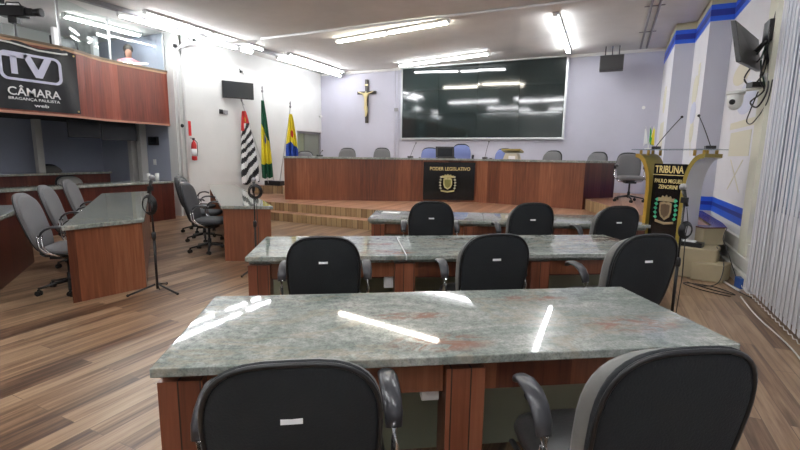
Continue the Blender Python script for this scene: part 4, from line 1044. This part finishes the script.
flag('green and yellow flag with blue disc, middle of the three flags', (-8.60, 9.92, .60), (-8.78, 9.75, 3.13), (-8.76, 9.72, 2.92), (-8.66, 9.74, .82), .08, .32, pat_green, [FG, FY, FBL], 1.2, .3)
flag('yellow and blue flag, rightmost of the three, beside the dais desk end', (-8.48, 9.98, .60), (-8.04, 10.0, 2.72), (-8.01, 9.97, 2.56), (-7.97, 9.97, 1.38), .08, .34, pat_city, [FY, FBL, FR], 2.0, .5)

# ------------------------------------------------------------------ ceiling services and lamps
def lamp(label, p0, p1, z=ZC, n=2, tubes=2, w=.11, es=TUBE, group='fluorescent ceiling lights'):
    a, b = Vector(p0), Vector(p1); L = (b-a).length; ang = math.atan2(b.y-a.y, b.x-a.x); c = (a+b)/2
    t = thing('ceiling_light', label, 'ceiling light', (c.x, c.y, z), ang, group)
    MB().box((0, 0, -.025), (L, w, .05)).build('housing', WMET, t, bevel=.006)
    seg_ = L/n
    for i in range(n):
        x0 = -L/2+seg_*i
        for k in range(tubes):
            y = (k-(tubes-1)/2)*w*.5
            MB().sweep([(x0+.05, y, -.075), (x0+seg_-.05, y, -.075)], .016, seg=10).build('tube', es, t)
        for x in (x0+.02, x0+seg_-.02): MB().box((x, 0, -.06), (.03, w*.8, .05)).build('lamp_holder', WPLA, t)
    return t
lamp('ceiling light along the crossing conduit, above and left of the video wall', (-6.05, 9.25), (-3.1, 8.75), es=TUBEW)
lamp('ceiling light closest above the video wall', (-5.9, 12.35), (-3.07, 11.75))
lamp('ceiling light pointing lengthways right of the video wall', (-1.16, 9.1), (-1.2, 12.3))
lamp('long bright ceiling light above the balcony end and white wall', (-8.22, 6.0), (-8.22, 9.2), n=2, tubes=1, w=.1, es=TUBEB)
lamp('ceiling light in the far left corner beside the cable tray', (-8.0, 9.9), (-8.0, 12.6), n=2, tubes=1, es=TUBEB)
lamp('thin lamp under the cable tray, nearest the balcony', (-8.56, 5.7), (-8.54, 7.55), z=ZC-.08, n=1, tubes=1, w=.08, group='thin lamps under the cable tray')
lamp('thin lamp under the cable tray, second from the balcony', (-8.54, 7.7), (-8.50, 8.6), z=ZC-.08, n=1, tubes=1, w=.08, group='thin lamps under the cable tray')
lamp('short thin lamp under the cable tray, third from the balcony', (-8.50, 8.7), (-8.48, 9.1), z=ZC-.08, n=1, tubes=1, w=.08, group='thin lamps under the cable tray')
lamp('thin lamp under the cable tray, farthest from the balcony', (-8.30, 9.8), (-8.2, 12.8), z=ZC-.08, n=2, tubes=1, w=.08, group='thin lamps under the cable tray')
o = MB().prism([(-8.62, 5.0), (-8.50, 5.0), (-8.14, 12.9), (-8.26, 12.9)], ZC-.08, ZC-.002).build('cable_tray', GMET); tag(o, 'grey cable tray running under the ceiling along the white wall', 'cable tray')
for i, (x, y) in enumerate(((-6.4, 3.9), (-3.2, 4.4), (-.2, 4.6), (-5.5, .5), (-2.2, .6), (.3, .4), (-4, -2.2), (-.6, -2.2))):
    lamp(['ceiling light','ceiling light'][0]+' added overhead, out of view, in the part of the room nearer the camera', (x-1.2, y), (x+1.2, y), group='added ceiling lights overhead, out of view')  # extra unseen lamps, added to light the closed room
for y in (-2, 1.2, 4.2):
    lamp('ceiling light over the upstairs gallery behind the parapet', (-10.6, y-.6), (-10.6, y+.6), n=1, group='gallery lights')
lamp('ceiling light upstairs seen through the balcony glass', (-9.9, 5.5), (-9.9, 7.1), n=1, group='gallery lights')
for y in (.3, 2.2): lamp('added ceiling light, out of view, under the balcony soffit', (-10.2, y-.5), (-10.2, y+.5), z=2.17, n=1, tubes=1, group='added lamps under the balcony')  # unseen lamps added to brighten the space below the balcony
lamp('ceiling light in the passage behind the dark doorway', (-10.4, 12.0), (-9.8, 12.0), z=2.3, n=1)
o = MB().sweep([(-7.6, 8.45, ZC-.03), (1.28, 8.55, ZC-.03)], .025, seg=8).build('conduit', WMET); tag(o, 'white conduit crossing the ceiling from the lamp row to the right wall', 'conduit')
for x, lab in ((.40, 'left'), (.53, 'right')):
    o = MB().sweep([(x, 5.0, ZC-.03), (x, YB-.3, ZC-.03)], .022, seg=8).build('ceiling_conduit', GMET); tag(o, '%s of two parallel grey conduits on the ceiling near the right wall' % lab, 'conduit', 'parallel grey ceiling conduits')
for y in (9.4, 11.2):
    o = MB().b2(.30, .62, y-.02, y+.02, ZC-.012, ZC-.002).build('conduit_bracket', GMET); tag(o, 'small bracket across the two grey ceiling conduits, %s' % ('nearer one' if y < 10 else 'farther one'), 'bracket', 'conduit brackets')

# ------------------------------------------------------------------ daylight and view
wd = bpy.data.worlds.new('world'); scn.world = wd; wd.use_nodes = True
bg = wd.node_tree.nodes['Background']; bg.inputs[0].default_value = (.55, .68, 1.0, 1); bg.inputs[1].default_value = .45
scn.view_settings.view_transform = 'Standard'; scn.view_settings.look = 'None'
scn.view_settings.gamma = 1; scn.view_settings.use_curve_mapping = False
scn.view_settings.exposure = 0.5
